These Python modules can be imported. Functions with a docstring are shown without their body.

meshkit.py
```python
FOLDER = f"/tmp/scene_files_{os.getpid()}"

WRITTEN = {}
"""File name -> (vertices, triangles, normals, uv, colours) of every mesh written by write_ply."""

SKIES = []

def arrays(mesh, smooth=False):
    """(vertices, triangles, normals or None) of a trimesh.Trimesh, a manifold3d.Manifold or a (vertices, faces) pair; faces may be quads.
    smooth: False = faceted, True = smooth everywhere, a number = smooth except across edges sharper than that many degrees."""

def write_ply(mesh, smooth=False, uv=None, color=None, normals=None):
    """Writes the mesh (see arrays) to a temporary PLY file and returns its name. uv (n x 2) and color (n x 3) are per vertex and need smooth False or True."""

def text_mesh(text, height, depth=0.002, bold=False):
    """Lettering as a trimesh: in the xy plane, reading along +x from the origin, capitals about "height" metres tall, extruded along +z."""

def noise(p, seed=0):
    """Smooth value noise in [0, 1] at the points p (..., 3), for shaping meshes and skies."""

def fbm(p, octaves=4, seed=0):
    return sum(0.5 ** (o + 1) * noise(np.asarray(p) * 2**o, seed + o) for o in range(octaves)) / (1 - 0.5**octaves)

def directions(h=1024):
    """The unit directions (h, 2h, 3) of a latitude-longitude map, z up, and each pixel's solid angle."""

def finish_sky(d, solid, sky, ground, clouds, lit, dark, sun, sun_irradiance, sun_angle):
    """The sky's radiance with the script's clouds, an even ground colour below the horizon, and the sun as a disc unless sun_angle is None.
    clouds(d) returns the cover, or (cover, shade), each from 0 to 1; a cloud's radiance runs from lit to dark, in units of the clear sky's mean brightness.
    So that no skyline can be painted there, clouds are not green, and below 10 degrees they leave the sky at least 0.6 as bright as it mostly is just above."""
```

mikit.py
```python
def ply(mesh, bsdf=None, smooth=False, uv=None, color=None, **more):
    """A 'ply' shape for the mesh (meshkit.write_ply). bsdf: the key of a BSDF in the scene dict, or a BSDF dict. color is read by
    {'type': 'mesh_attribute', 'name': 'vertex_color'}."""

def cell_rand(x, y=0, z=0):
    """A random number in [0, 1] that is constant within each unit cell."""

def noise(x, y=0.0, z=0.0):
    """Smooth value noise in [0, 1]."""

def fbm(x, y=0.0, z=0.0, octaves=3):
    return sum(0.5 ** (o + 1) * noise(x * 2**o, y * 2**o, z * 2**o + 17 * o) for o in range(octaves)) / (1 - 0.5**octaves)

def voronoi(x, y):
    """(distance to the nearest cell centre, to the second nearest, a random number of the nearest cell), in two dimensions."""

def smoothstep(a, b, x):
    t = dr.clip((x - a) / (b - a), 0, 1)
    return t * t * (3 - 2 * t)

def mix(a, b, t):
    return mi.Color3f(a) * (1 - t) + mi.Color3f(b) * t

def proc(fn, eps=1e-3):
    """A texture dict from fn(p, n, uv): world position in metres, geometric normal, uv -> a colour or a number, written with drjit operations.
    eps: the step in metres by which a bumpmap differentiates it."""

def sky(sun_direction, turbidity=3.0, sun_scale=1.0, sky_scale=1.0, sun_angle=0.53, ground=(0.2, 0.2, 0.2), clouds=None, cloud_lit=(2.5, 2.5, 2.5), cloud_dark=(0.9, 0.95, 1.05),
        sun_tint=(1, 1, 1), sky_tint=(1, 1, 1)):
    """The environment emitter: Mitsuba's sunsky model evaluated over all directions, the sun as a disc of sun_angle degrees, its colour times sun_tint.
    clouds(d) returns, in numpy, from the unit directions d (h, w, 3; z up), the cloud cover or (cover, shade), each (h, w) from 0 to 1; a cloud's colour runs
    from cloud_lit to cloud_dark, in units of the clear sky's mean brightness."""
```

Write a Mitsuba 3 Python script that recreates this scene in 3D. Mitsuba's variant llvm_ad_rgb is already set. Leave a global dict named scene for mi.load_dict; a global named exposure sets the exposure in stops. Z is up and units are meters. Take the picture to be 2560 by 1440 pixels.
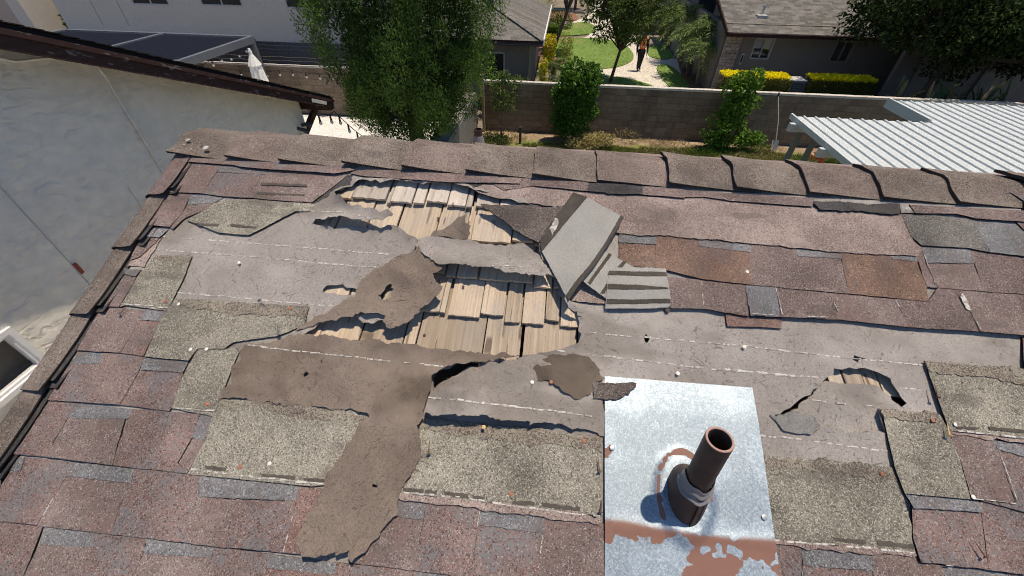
import math, random
import numpy as np, trimesh, shapely, shapely.geometry as sg
import drjit as dr, mitsuba as mi, mikit
from mikit import proc, noise, fbm, voronoi, cell_rand, smoothstep, mix
from scipy.spatial import Delaunay
from scipy.interpolate import RBFInterpolator
import manifold3d as m3

# ---------------------------------------------------------------- camera, sky, exposure
CAM = np.array([0, 0, 5.6])
RIGHT = np.array([0.994424, 0.104677, 0.0128]); DOWN = np.array([0.079291, -0.66214, -0.745173]); FWD = np.array([-0.069527, 0.742033, -0.666748])
T = mi.ScalarTransform4f
scene, labels = {}, {}
scene['camera'] = {'type': 'perspective', 'fov': 103.84, 'fov_axis': 'x', 'near_clip': 0.05, 'far_clip': 600.0,
                   'to_world': T().look_at(origin=CAM.tolist(), target=(CAM + FWD).tolist(), up=(-DOWN).tolist())}
SUN = (0.205, 0.09, 0.975)
scene['daylight'] = mikit.sky(SUN, turbidity=3.0, ground=(0.22, 0.2, 0.18), sky_tint=(.96, 1.0, 1.06))
exposure = 1.54

rng = np.random.default_rng(7)

# ---------------------------------------------------------------- small helpers
count = {}
def key(base):
    k = count.get(base, 0); count[base] = k + 1
    return base if k == 0 else f'{base}_{k:03d}'

def put(base, mesh, mat, smooth=False, label=None, **kw):
    k = key(base)
    d = mikit.ply(mesh, 'mat_' + mat, smooth=smooth, **kw)
    scene[k] = d
    if label: labels[k] = {'label': label}
    return k

def thing(base, label, category, group=None):
    k = key(base)
    labels[k] = {'label': label, 'category': category}
    if group: labels[k]['group'] = group
    return k

def part(root, name, mesh, mat, smooth=False, label=None, **kw):
    return put(root + '__' + name, mesh, mat, smooth, label, **kw)

def whole(base, mesh, mat, label, category, group=None, smooth=False, **kw):
    k = put(base, mesh, mat, smooth, **kw)
    labels[k] = {'label': label, 'category': category}
    if group: labels[k]['group'] = group
    return k

def setting(base, mesh, mat, label=None, smooth=False, kind='structure', **kw):
    k = put(base, mesh, mat, smooth, **kw)
    labels[k] = {'kind': kind}
    if label: labels[k]['label'] = label
    return k

def box(x0, x1, y0, y1, z0, z1):
    m = trimesh.creation.box((abs(x1 - x0), abs(y1 - y0), abs(z1 - z0)))
    m.apply_translation(((x0 + x1) / 2, (y0 + y1) / 2, (z0 + z1) / 2)); return m

def cat(*ms):
    return trimesh.util.concatenate([m for g in ms for m in (g if isinstance(g, (list, tuple)) else [g])])

def beam(a, b, w, h, up=(0, 0, 1)):
    a, b = np.array(a, float), np.array(b, float); d = b - a; L = np.linalg.norm(d); d /= L
    s = np.cross(d, up); s /= np.linalg.norm(s); u = np.cross(s, d)
    m = trimesh.creation.box((L, w, h)); M = np.eye(4); M[:3, 0], M[:3, 1], M[:3, 2], M[:3, 3] = d, s, u, (a + b) / 2
    m.apply_transform(M); return m

def tube(pts, r, n=8, cap=True):
    p = np.array(pts, float); r = np.broadcast_to(r, len(p)).astype(float)
    t = np.gradient(p, axis=0); t /= np.linalg.norm(t, axis=1, keepdims=True) + 1e-12
    a = np.cross(t[0], [0, 0, 1] if abs(t[0][2]) < .9 else [1, 0, 0]); V = []
    for i in range(len(p)):
        a = a - t[i] * (a @ t[i]); a /= np.linalg.norm(a); b = np.cross(t[i], a)
        g = np.arange(n) * 2 * np.pi / n
        V.append(p[i] + r[i] * (np.cos(g)[:, None] * a + np.sin(g)[:, None] * b))
    F = []
    for i in range(len(p) - 1):
        for j in range(n):
            k = (j + 1) % n
            F += [(i * n + j, i * n + k, (i + 1) * n + k), (i * n + j, (i + 1) * n + k, (i + 1) * n + j)]
    V = np.vstack(V)
    if cap:
        V = np.vstack([V, p[:1], p[-1:]]); c0, c1 = len(V) - 2, len(V) - 1; o = (len(p) - 1) * n
        for j in range(n):
            k = (j + 1) % n; F += [(c0, k, j), (c1, o + j, o + k)]
    return trimesh.Trimesh(V, F, process=False)

def prism(poly, y0, y1, frame):
    """A shapely polygon in a wall plane, extruded from depth y0 to y1; frame(a, b, depth) -> world."""
    m = trimesh.creation.extrude_polygon(poly, 1.0)
    v = np.array(m.vertices); W = frame(v[:, 0], v[:, 1], y0 + (y1 - y0) * v[:, 2])
    m = trimesh.Trimesh(W, m.faces, process=False)
    if m.volume < 0: m.invert()
    return m

def wall_y(poly, y0, y1):
    return prism(poly, y0, y1, lambda a, b, d: np.stack([a, d, b], 1))

def wall_x(poly, x0, x1):
    return prism(poly, x0, x1, lambda a, b, d: np.stack([d, a, b], 1))

def rect(a0, b0, a1, b1): return sg.box(a0, b0, a1, b1)

def fb(x, y, s=0.0):
    """cheap smooth numpy noise about -1..1"""
    return (np.sin(x * 1.7 + 3.1 * np.sin(y * 1.3 + s) + s) + np.sin(y * 2.3 + 2.3 * np.sin(x * 0.9 - s) + 1.7 * s)
            + .6 * np.sin(3.9 * x + 2.1 * y + s)) / 2.6

# ---------------------------------------------------------------- roof frame: u along the ridge, v up the slope, w out of the roof
PITCH = 0.388134
NR = np.array([0, -math.sin(PITCH), math.cos(PITCH)]); SL = np.array([0, math.cos(PITCH), math.sin(PITCH)]); UX = np.array([1.0, 0, 0])
ORG = CAM - 1.06 * NR
def R(u, v, w):
    u, v, w = (np.asarray(q, float) for q in (u, v, w))
    return ORG + u[..., None] * UX + v[..., None] * SL + w[..., None] * NR
VR = 1.034                                                   # the ridge
RIDGE = R(0, VR, 0)
SLB = np.array([0, math.cos(PITCH), -math.sin(PITCH)]); NB = np.array([0, math.sin(PITCH), math.cos(PITCH)])
def RB(u, v, w):                                             # the rear slope, v down from the ridge
    u, v, w = (np.asarray(q, float) for q in (u, v, w))
    return RIDGE + u[..., None] * UX + v[..., None] * SLB + w[..., None] * NB

def nums(s): return np.array([[float(k) for k in p.split(',')] for p in s.split()]) / 1000

def dens(b, step, jag, seed=0):
    r = np.random.default_rng(seed); out = []
    for a, c in zip(b, np.roll(b, -1, 0)):
        L = np.linalg.norm(c - a); n = max(1, int(L / step)); t = np.arange(n) / n
        q = a + (c - a) * t[:, None]; nn = np.array([-(c - a)[1], (c - a)[0]]) / max(L, 1e-9)
        e = r.normal(0, 1, n) * jag + (2.2 * jag * np.interp(np.arange(n), np.arange(0, n + 4, 4), r.normal(0, 1, len(np.arange(0, n + 4, 4)))) if jag > .0009 else 0); e[0] *= .3
        out.append(q + nn * e[:, None])
    return np.vstack(out)

def sheet(b, wfn, t, step=.012, grid=.03, jag=0.0, holes=(), seed=0, rings=(), to=R):
    """A thin sheet over the outline b (u, v), its top at wfn(u, v), thickness t, with real edges."""
    ob = dens(b, step, jag, seed); hb = [dens(h, step, jag * 1.4, seed + 1 + i) for i, h in enumerate(holes)]
    poly = sg.Polygon(ob).buffer(0)
    for h in hb: poly = poly.difference(sg.Polygon(h).buffer(0))
    if poly.geom_type != 'Polygon': poly = max(poly.geoms, key=lambda g: g.area)
    bd = [np.array(poly.exterior.coords)[:-1]] + [np.array(i.coords)[:-1] for i in poly.interiors]
    x0, y0, x1, y1 = poly.bounds; r = np.random.default_rng(seed + 99)
    gx, gy = np.meshgrid(np.arange(x0, x1, grid), np.arange(y0, y1, grid)); g = np.stack([gx.ravel(), gy.ravel()], 1)
    g += r.uniform(-.25, .25, g.shape) * grid
    cand = [g]
    for d in rings:
        ring = poly.buffer(-d)
        for pg in (ring.geoms if ring.geom_type == 'MultiPolygon' else [ring]):
            if pg.is_empty: continue
            for l in [pg.exterior, *pg.interiors]:
                n = max(3, int(l.length / (d * 1.2))); cand.append(np.array([l.interpolate(k / n, normalized=True).coords[0] for k in range(n)]))
    g = np.vstack(cand)
    inner = poly.buffer(-step * .45); shapely.prepare(inner)
    g = g[shapely.contains_xy(inner, g[:, 0], g[:, 1])]
    P = np.vstack(bd + [g]); tri = Delaunay(P).simplices
    c = P[tri].mean(1); shapely.prepare(poly); tri = tri[shapely.contains_xy(poly, c[:, 0], c[:, 1])]
    a, e, f = P[tri[:, 0]], P[tri[:, 1]], P[tri[:, 2]]
    area = (e - a)[:, 0] * (f - a)[:, 1] - (e - a)[:, 1] * (f - a)[:, 0]
    tri = tri[np.abs(area) > 1e-9]; area = area[np.abs(area) > 1e-9]; tri[area < 0] = tri[area < 0][:, ::-1]
    w = wfn(P[:, 0], P[:, 1]); n = len(P)
    E = np.vstack([tri[:, [0, 1]], tri[:, [1, 2]], tri[:, [2, 0]]]); es = {tuple(q) for q in E.tolist()}
    be = np.array([q for q in es if (q[1], q[0]) not in es])
    side = np.vstack([np.stack([be[:, 0], be[:, 0] + n, be[:, 1] + n], 1), np.stack([be[:, 0], be[:, 1] + n, be[:, 1]], 1)])
    V = np.vstack([to(P[:, 0], P[:, 1], w), to(P[:, 0], P[:, 1], w - t)])
    return trimesh.Trimesh(V, np.vstack([tri, tri[:, ::-1] + n, side]), process=False)

# ---------------------------------------------------------------- materials
def rgb(*c): return {'type': 'rgb', 'value': list(c)}
def plain(name, c, rough=.8, **kw):
    scene['mat_' + name] = {'type': 'twosided', 'bsdf': {'type': 'principled', 'base_color': c if isinstance(c, dict) else rgb(*c), 'roughness': rough, 'specular': .3, **kw}}
def matte(name, c):
    scene['mat_' + name] = {'type': 'twosided', 'bsdf': {'type': 'diffuse', 'reflectance': c if isinstance(c, dict) else rgb(*c)}}
def bumped(name, c, bump, scale, rough=.85, eps=1e-3):
    scene['mat_' + name] = {'type': 'twosided', 'bsdf': {'type': 'bumpmap', 'arbitrary': proc(bump, eps), 'scale': scale,
                   'bsdf': {'type': 'principled', 'base_color': c if isinstance(c, dict) else rgb(*c), 'roughness': rough, 'specular': .25}}}

CP, SP = math.cos(PITCH), math.sin(PITCH)
def slope(p): return p.x, p.y * CP + p.z * SP

def granules(name, a, b, c, k=.12, edge=(.018, .018, .02), patch=.2, mixin=None):
    """mineral granules a and b with pale grains c; the cut edge of a shingle is black asphalt"""
    def fn(p, n, uv):
        x, s = slope(p)
        wob = noise(x * 210, s * 210, p.z * 90)
        g1 = cell_rand(x * 590 + wob, s * 590 + wob * .7, 1); g2 = cell_rand(x * 330 + wob * .8, s * 330 - wob, 2)
        tone = fbm(x * 8, s * 8, 3.0); tone2 = fbm(x * 40, s * 40, 8.0, 2)
        m = mix(a, b, smoothstep(.15, .9, .32 * g1 + .40 * g2 + .55 * (tone - .5) + .16 + .3 * (tone2 - .5)))
        m = mix(m, c, dr.select(g1 > 1 - k, .6, 0.0) + dr.select(g2 > 1 - k * .45, .35, 0.0))
        m = mix(m, [q * .45 for q in a], dr.select(g2 < .10, .6, 0.0))
        if mixin:                                                # grains of the neighbouring blend, in drifts
            m = mix(m, mixin, dr.select(g2 > .78 - .5 * smoothstep(.45, .75, fbm(x * 15, s * 15, 14.0)), .8, 0.0) * dr.select(g2 < .97, 1.0, 0.0))
        m *= 1 + patch * 2 * (tone - .5)
        m = mix(m, (.09, .08, .075), smoothstep(.62, .8, fbm(x * 6.5 + 4, s * 19, 21.0, 5)) * .45)      # grime and worn spots
        flat = dr.abs(n.y * (-SP) + n.z * CP)
        return mix(edge, m, dr.select(flat > .55, 1.0, 0.0))
    matte(name, proc(fn))

granules('gran_red', (.135, .092, .085), (.235, .168, .155), (.40, .345, .325), mixin=(.16, .165, .175))
granules('gran_rust', (.135, .088, .066), (.235, .158, .122), (.37, .30, .25), mixin=(.13, .10, .10))
granules('gran_rust2', (.145, .088, .078), (.245, .16, .142), (.41, .335, .30), mixin=(.16, .15, .15))
granules('gran_mauve', (.138, .11, .105), (.238, .196, .187), (.43, .39, .375), mixin=(.18, .125, .115))
granules('gran_slate', (.125, .13, .142), (.215, .225, .24), (.40, .41, .42), mixin=(.15, .13, .125))
granules('gran_plum', (.10, .076, .072), (.205, .16, .152), (.38, .34, .33))
granules('gran_plumdk', (.075, .062, .057), (.145, .122, .115), (.30, .28, .26))
granules('gran_tan', (.185, .142, .13), (.325, .268, .245), (.48, .43, .40))
granules('gran_olive', (.14, .132, .11), (.268, .257, .216), (.52, .50, .44), k=.14, patch=.26)
granules('gran_purple', (.115, .096, .084), (.215, .186, .16), (.42, .385, .34), edge=(.12, .105, .09), mixin=(.26, .25, .2))
granules('gran_cap', (.115, .096, .084), (.215, .184, .163), (.35, .315, .285), edge=(.055, .048, .043))
granules('gran_cap_red', (.12, .094, .084), (.22, .181, .163), (.36, .315, .29), edge=(.055, .048, .043))
granules('gran_caplit', (.19, .135, .13), (.33, .25, .245), (.60, .55, .54))  # paler pink copy for the rear slope: grazing sun glare put into the colour
granules('gran_asphalt', (.045, .044, .046), (.08, .078, .08), (.17, .165, .165), k=.05)
granules('gran_asphalt2', (.095, .09, .085), (.17, .165, .155), (.44, .43, .40), k=.08)
granules('gran_grit', (.20, .19, .18), (.34, .33, .32), (.62, .6, .58))
def backfn(p, n, uv):
    x, s = slope(p); f = noise(x * 330, s * 330, 2.0); g = noise(x * 700, s * 700, 5.0)
    return mix((.25, .25, .235), (.40, .40, .38), .25 + .5 * fbm(x * 14, s * 14, 1.0)) * (.84 + .18 * f + .14 * g)
matte('gran_back', proc(backfn))
def bandfn(p, n, uv):
    x, s = slope(p); return mix((.060, .054, .048), (.095, .086, .076), fbm(x * 40, s * 40, 1.0)) * (.85 + .3 * noise(x * 400, s * 400, 4.0))
matte('gran_band', proc(bandfn)); matte('gran_strip', proc(lambda p, n, uv: bandfn(p, n, uv) * 1.25))
MATS = {k: 'gran_' + k for k in 'red rust rust2 mauve slate plum plumdk purple tan olive asphalt asphalt2 grit back strip'.split()}
MATS['asph_band'] = 'gran_band'

def feltmat(name, a, b, dirt):
    def fn(p, n, uv):
        x, s = slope(p)
        t = fbm(x * 4, s * 4, 2.0); f = fbm(x * 26, s * 26, 5.0); fine = noise(x * 480, s * 480, 1.0)
        m = mix(a, b, dr.clip(.5 + 1.1 * (t - .5) + .5 * (f - .5), 0, 1)) * (.74 + .44 * fine)
        for ang, o in ((.3, 3.0), (1.3, 6.0), (-.7, 9.0)):           # short dark fibres lying every way
            wx = x + .012 * noise(x * 40, s * 40, o); ws = s + .012 * noise(s * 40, x * 40, o + 1)
            q, r = wx * math.cos(ang) + ws * math.sin(ang), ws * math.cos(ang) - wx * math.sin(ang)
            m = mix(m, dirt, smoothstep(.80, .94, noise(q * 75, r * 430, o)) * smoothstep(.35, .6, noise(x * 20, s * 20, o)) * .62)
        stain = smoothstep(.56, .74, fbm(x * 4.1 + 7, s * 8.3 + 2, 4.0, 6) + .10 * (fine - .5))
        m = mix(m, (a[0] * .60, a[1] * .56, a[2] * .50), stain * .5)
        return mix(m, [min(1, q * 1.25) for q in b], smoothstep(.6, .8, fbm(x * 5 + 3, s * 8, 12.0, 4)) * .4)
    def bump(p, n, uv):
        x, s = slope(p)
        return .6 * fbm(x * 70, s * 70, 1.0) + .4 * noise(x * 420, s * 420, 1.0)
    bumped(name, proc(fn), bump, .0016, .9)
feltmat('felt', (.238, .22, .204), (.362, .341, .323), (.08, .07, .062))
feltmat('felt_back', (.165, .132, .108), (.245, .203, .170), (.07, .052, .04))
feltmat('felt_dark', (.098, .080, .064), (.155, .128, .102), (.05, .04, .03))
feltmat('felt_grey', (.18, .178, .172), (.26, .258, .248), (.08, .08, .08))
def chalkfn(p, n, uv):
    x, s = slope(p); return mix((.32, .30, .28), (.55, .54, .51), smoothstep(.3, .6, noise(x * 160, s * 160, 3.0)))
matte('chalk', proc(chalkfn))

def woodmat(name, a, b, dark):
    def fn(p, n, uv):
        x, s = slope(p)
        sh = uv.x * 40
        q = x * 1.0 + .006 * noise(x * 9, s * 5, sh)
        grain = noise(q * 560, s * 6, sh); grain2 = noise(q * 230, s * 3, sh + 4); blot = fbm(x * 16, s * 16, sh + 2)
        m = mix(a, b, dr.clip(.35 + .9 * (grain2 - .5) + .5 * (blot - .3), 0, 1))
        m *= .80 + .3 * grain
        m = mix(m, dark, smoothstep(.72, .95, grain) * .55)
        m = mix(m, (.13, .10, .08), smoothstep(.70, .80, noise(q * 120, s * 9, sh + 9)) * smoothstep(.5, .7, noise(x * 30, s * 22, sh)) * .8)
        m = mix(m, (.36, .34, .31), smoothstep(.5, .75, fbm(x * 11, s * 7, sh + 20)) * .45)
        return m * (.72 + .44 * uv.y)
    matte(name, proc(fn))
woodmat('wood_new', (.42, .34, .255), (.60, .515, .41), (.17, .12, .085))
woodmat('wood_grey', (.46, .41, .355), (.64, .59, .525), (.22, .195, .17))
matte('deck_dark', (.17, .135, .10))

def galv(p, n, uv):
    x, s = slope(p)
    a, b, r = voronoi(x * 210, s * 210); a2, b2, r2 = voronoi(x * 420 + 9, s * 420)
    return mix((.20, .265, .335), (.42, .50, .565), .5 * r + .3 * r2 + .2 * fbm(x * 12, s * 12, 2.0)) * (.92 + .16 * smoothstep(.45, .6, fbm(x * 16, s * 16, 3.0))) + mi.Color3f(.09) * smoothstep(.72, .85, r2)
def galv_r(p, n, uv):
    x, s = slope(p); a, b, r = voronoi(x * 210, s * 210); return .50 + .12 * r
OC = (0.3664, 0.0144)                                                  # centre (u, v) of the vent pipe's boot
def flake(p, n, uv):
    """where brown paint still sticks to the metal"""
    x, s = slope(p)
    f = fbm(x * 9 + 1.3, s * 9 + 4.1, 1.0, 5) + .12 * (noise(x * 90, s * 90) - .5)
    low = smoothstep(-.045, -.06, s - 2.11939 - .012 * (noise(x * 9, 3.0) - .5))
    rim = dr.exp(-dr.square((s - 2.11939 + .066) / .012)) * .10
    d = dr.sqrt(dr.square((x - OC[0]) / .053) + dr.square((s - 2.11939 - OC[1]) / .083))      # and a worn ring of it round the boot
    ring = smoothstep(.60, .63, .44 * dr.exp(-dr.square((d - 1.12) / .13)) + 2.1 * (f - .5) - .12 * smoothstep(1.3, 1.6, d))
    return dr.maximum(low * smoothstep(.525, .54, f + rim), ring)
scene['mat_galvanized'] = {'type': 'twosided', 'bsdf': {'type': 'blendbsdf', 'weight': proc(flake),
    'a': {'type': 'principled', 'base_color': proc(galv), 'metallic': .75, 'roughness': proc(galv_r), 'specular': .5},
    'b': {'type': 'principled', 'base_color': rgb(.205, .105, .078), 'roughness': .65}}}
def brownpipe(p, n, uv):
    r = fbm(p.x * 60, p.y * 60, p.z * 40); q = fbm(p.x * 160, p.y * 160, p.z * 90, 2)
    m = mix((.045, .030, .025), (.085, .056, .044), r)
    return mix(m, (.40, .36, .33), smoothstep(.80, .85, .6 * r + .45 * q))
plain('pipe_paint', proc(brownpipe), .55)
plain('pipe_rim', (.38, .24, .2), .6); matte('pipe_inside', (.11, .08, .065))
def lead(p, n, uv): return mix((.16, .155, .16), (.30, .29, .29), fbm(p.x * 90, p.y * 90, p.z * 90))
plain('sealant', proc(lead), .5)
plain('nail_rust', (.33, .14, .08), .6); plain('nail_white', (.72, .70, .66), .5); plain('nail_yellow', (.6, .42, .18), .5)
plain('nail_steel', (.34, .32, .30), .35, metallic=.8); plain('nail_dark', (.13, .075, .05), .6); plain('nail_zinc', (.5, .52, .53), .4, metallic=.8)

def stucco_c(a, b, f=1.3):
    return proc(lambda p, n, uv: mix(a, b, fbm(p.x * f + 3, p.y * f, p.z * f)) * (.9 + .2 * fbm(p.x * 17, p.y * 17, p.z * 17)))
def trowel(p, n, uv):
    y, z = p.y + .05 * noise(p.y * 5, p.z * 5), p.z + .05 * noise(p.z * 5, p.y * 5, 4.0)
    f = fbm(y * 9, z * 9, 1.0, 4); r = dr.abs(fbm(y * 5, z * 7, 6.0, 4) - .5)
    return .5 * smoothstep(.42, .6, f) + .5 * smoothstep(0.0, .05, r) + .12 * noise(y * 70, z * 70)
def gablecolor(p, n, uv):
    m = mix((.66, .645, .59), (.74, .725, .67), fbm(p.y * 2.2, p.z * 2.2, 1.0)) * (.9 + .2 * fbm(p.y * 14, p.z * 14, 5.0))
    return mix(m, (.50, .49, .46), smoothstep(.80, .9, noise(p.y * 6 + 2 * noise(p.z * 3, p.y * 3), p.z * 24, 3.0)) * .25)
bumped('stucco_gable', proc(gablecolor), trowel, .009, .9, 2e-3)
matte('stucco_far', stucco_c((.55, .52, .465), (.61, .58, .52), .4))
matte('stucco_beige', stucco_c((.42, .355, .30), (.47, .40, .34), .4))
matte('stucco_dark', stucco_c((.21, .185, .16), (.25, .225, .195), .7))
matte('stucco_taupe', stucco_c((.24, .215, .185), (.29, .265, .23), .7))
def barge(p, n, uv):
    f = fbm(p.y * 11, (p.z + p.y * .409) * 34, 2.0, 4)
    m = mix((.040, .024, .022), (.07, .045, .042), fbm(p.y * 2, p.z * 40, 1.0))
    return mix(m, (.14, .125, .12), smoothstep(.68, .72, f))
matte('barge_paint', proc(barge))
plain('white_vinyl', (.74, .75, .76), .35); plain('trim_grey', (.42, .43, .42), .7)
scene['mat_window_glass'] = {'type': 'thindielectric', 'int_ior': 1.5}
plain('black_interior', (.16, .15, .14), .9); plain('blind', (.55, .53, .47), .8)
plain('dark_pane', (.02, .025, .03), .08); plain('copper_tag', (.25, .06, .04), .5)
matte('louver', (.018, .022, .034)); plain('pergola_frame', (.12, .13, .15), .45); plain('fence_slat', (.025, .033, .050), .6)
plain('umbrella_cloth', (.80, .80, .78), .9); plain('black_plastic', (.02, .02, .02), .5)
plain('bulb_glass', (.75, .75, .72), .15)
def conc(a, b):
    return proc(lambda p, n, uv: mix(a, b, fbm(p.x * .9, p.y * .9, 2.0)) * (.88 + .24 * fbm(p.x * 9, p.y * 9, 1.0)))
matte('concrete', conc((.54, .50, .43), (.66, .62, .54))); matte('patio_white', conc((.66, .65, .62), (.74, .73, .70)))
def blockc(p, n, uv):
    m = mix((.185, .145, .11), (.25, .20, .155), fbm(p.x * 1.3, p.z * 3, p.y)) * (.8 + .4 * fbm(p.x * 14, p.z * 22, p.y * 14))
    m *= .84 + .32 * cell_rand(dr.floor(p.x / .4), dr.floor(p.z / .2025), 3)
    return mix(m, (.12, .10, .085), smoothstep(.6, .75, fbm(p.x * 2.5, p.z * 1.2, 7.0)) * .5)
matte('block', proc(blockc)); matte('mortar', (.13, .11, .09)); matte('cap_block', conc((.52, .48, .42), (.62, .58, .52)))
def blockg(p, n, uv): return mix((.21, .20, .185), (.27, .255, .235), fbm(p.x * 2, p.y * 2, p.z * 3)) * (.85 + .3 * fbm(p.x * 15, p.y * 15, p.z * 20))
matte('block_grey', proc(blockg))
def stone(p, n, uv): return mix((.34, .24, .18), (.60, .50, .41), fbm(p.x * 12, p.y * 12, p.z * 12)) * (.7 + .5 * cell_rand(p.x * 4, p.z * 8.06, 2))
matte('stone', proc(stone))
def farshingle(a, b, ax):
    def fn(p, n, uv):
        s = p.z / .33 if ax == 'z' else p.y
        row = dr.floor(s / .15); f = s / .15 - row; q = (p.x if ax == 'z' else p.y)
        q2 = q / .30 + cell_rand(row, 3) * 5
        t = cell_rand(q2, row, 1)
        m = mix(a, b, t) * (.85 + .3 * fbm(p.x * 3, p.y * 3, p.z * 3)) * (.8 + .4 * noise(p.x * 30, p.y * 30, p.z * 30))
        return m
    return proc(fn)
plain('nail_old', (.09, .06, .045), .8)
matte('far_shingle', farshingle((.115, .112, .104), (.215, .208, .192), 'z'))
matte('far_shingle_side', farshingle((.115, .112, .104), (.215, .208, .192), 'y'))
def lawn(p, n, uv):
    m = mix((.11, .185, .045), (.19, .275, .08), fbm(p.x * 1.1, p.y * .7, 1.0)) * (.7 + .6 * noise(p.x * 16, p.y * 9, 3.0))
    return mix(m, (.24, .22, .10), smoothstep(.52, .75, fbm(p.x * .8 + 9, p.y * .45, 4.0, 4)) * .6)
matte('lawn', proc(lawn))
def soil(p, n, uv):
    m = mix((.22, .16, .105), (.36, .275, .19), fbm(p.x * 2, p.y * 2, 1.0, 4)) * (.7 + .6 * fbm(p.x * 15, p.y * 12, 2.0))
    straw = smoothstep(.45, .6, fbm(p.x * 1.1 + 4, p.y * 2.2, 5.0))
    m = mix(m, mix((.42, .33, .21), (.62, .52, .35), noise(p.x * 30, p.y * 25)), straw * .8)
    grass = smoothstep(14.25, 13.85, p.y + .9 * (fbm(p.x * 1.2, p.y * 2, 9.0) - .5))
    return mix(m, mix((.10, .15, .03), (.24, .25, .08), noise(p.x * 22, p.y * 16)), grass * .85)
matte('soil', proc(soil)); matte('bare_ground', conc((.20, .17, .13), (.28, .24, .19)))
matte('mulch', conc((.20, .10, .07), (.30, .17, .12)))
plain('cover_metal', (.50, .54, .545), .6); plain('cover_post', (.15, .165, .175), .5)
def bark(p, n, uv): return mix((.06, .045, .035), (.16, .125, .10), fbm(p.x * 30, p.y * 30, p.z * 9))
matte('bark', proc(bark)); matte('bark_pale', proc(lambda p, n, uv: mix((.13, .10, .075), (.28, .23, .18), fbm(p.x * 25, p.y * 25, p.z * 12))))
def leafmat(name, trans=.35):
    scene['mat_' + name] = {'type': 'principledthin', 'base_color': {'type': 'mesh_attribute', 'name': 'vertex_color'}, 'roughness': .5, 'diff_trans': trans * 2, 'spec_trans': 0.0}
leafmat('leaf', .25); leafmat('leaf_gloss', .12)
plain('wood_post', (.30, .24, .15), .9); plain('steel_dark', (.05, .05, .055), .5)
plain('shovel_wood', (.40, .36, .31), .8); plain('shovel_steel', (.36, .35, .33), .5, metallic=.5)
plain('skin', (.20, .11, .07), .6); plain('vest', (.72, .13, .04), .8); plain('vest_tape', (.55, .56, .3), .6); plain('cloth_dark', (.025, .025, .03), .9)
plain('hair', (.015, .012, .01), .7); plain('boot', (.03, .022, .018), .7)

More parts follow.
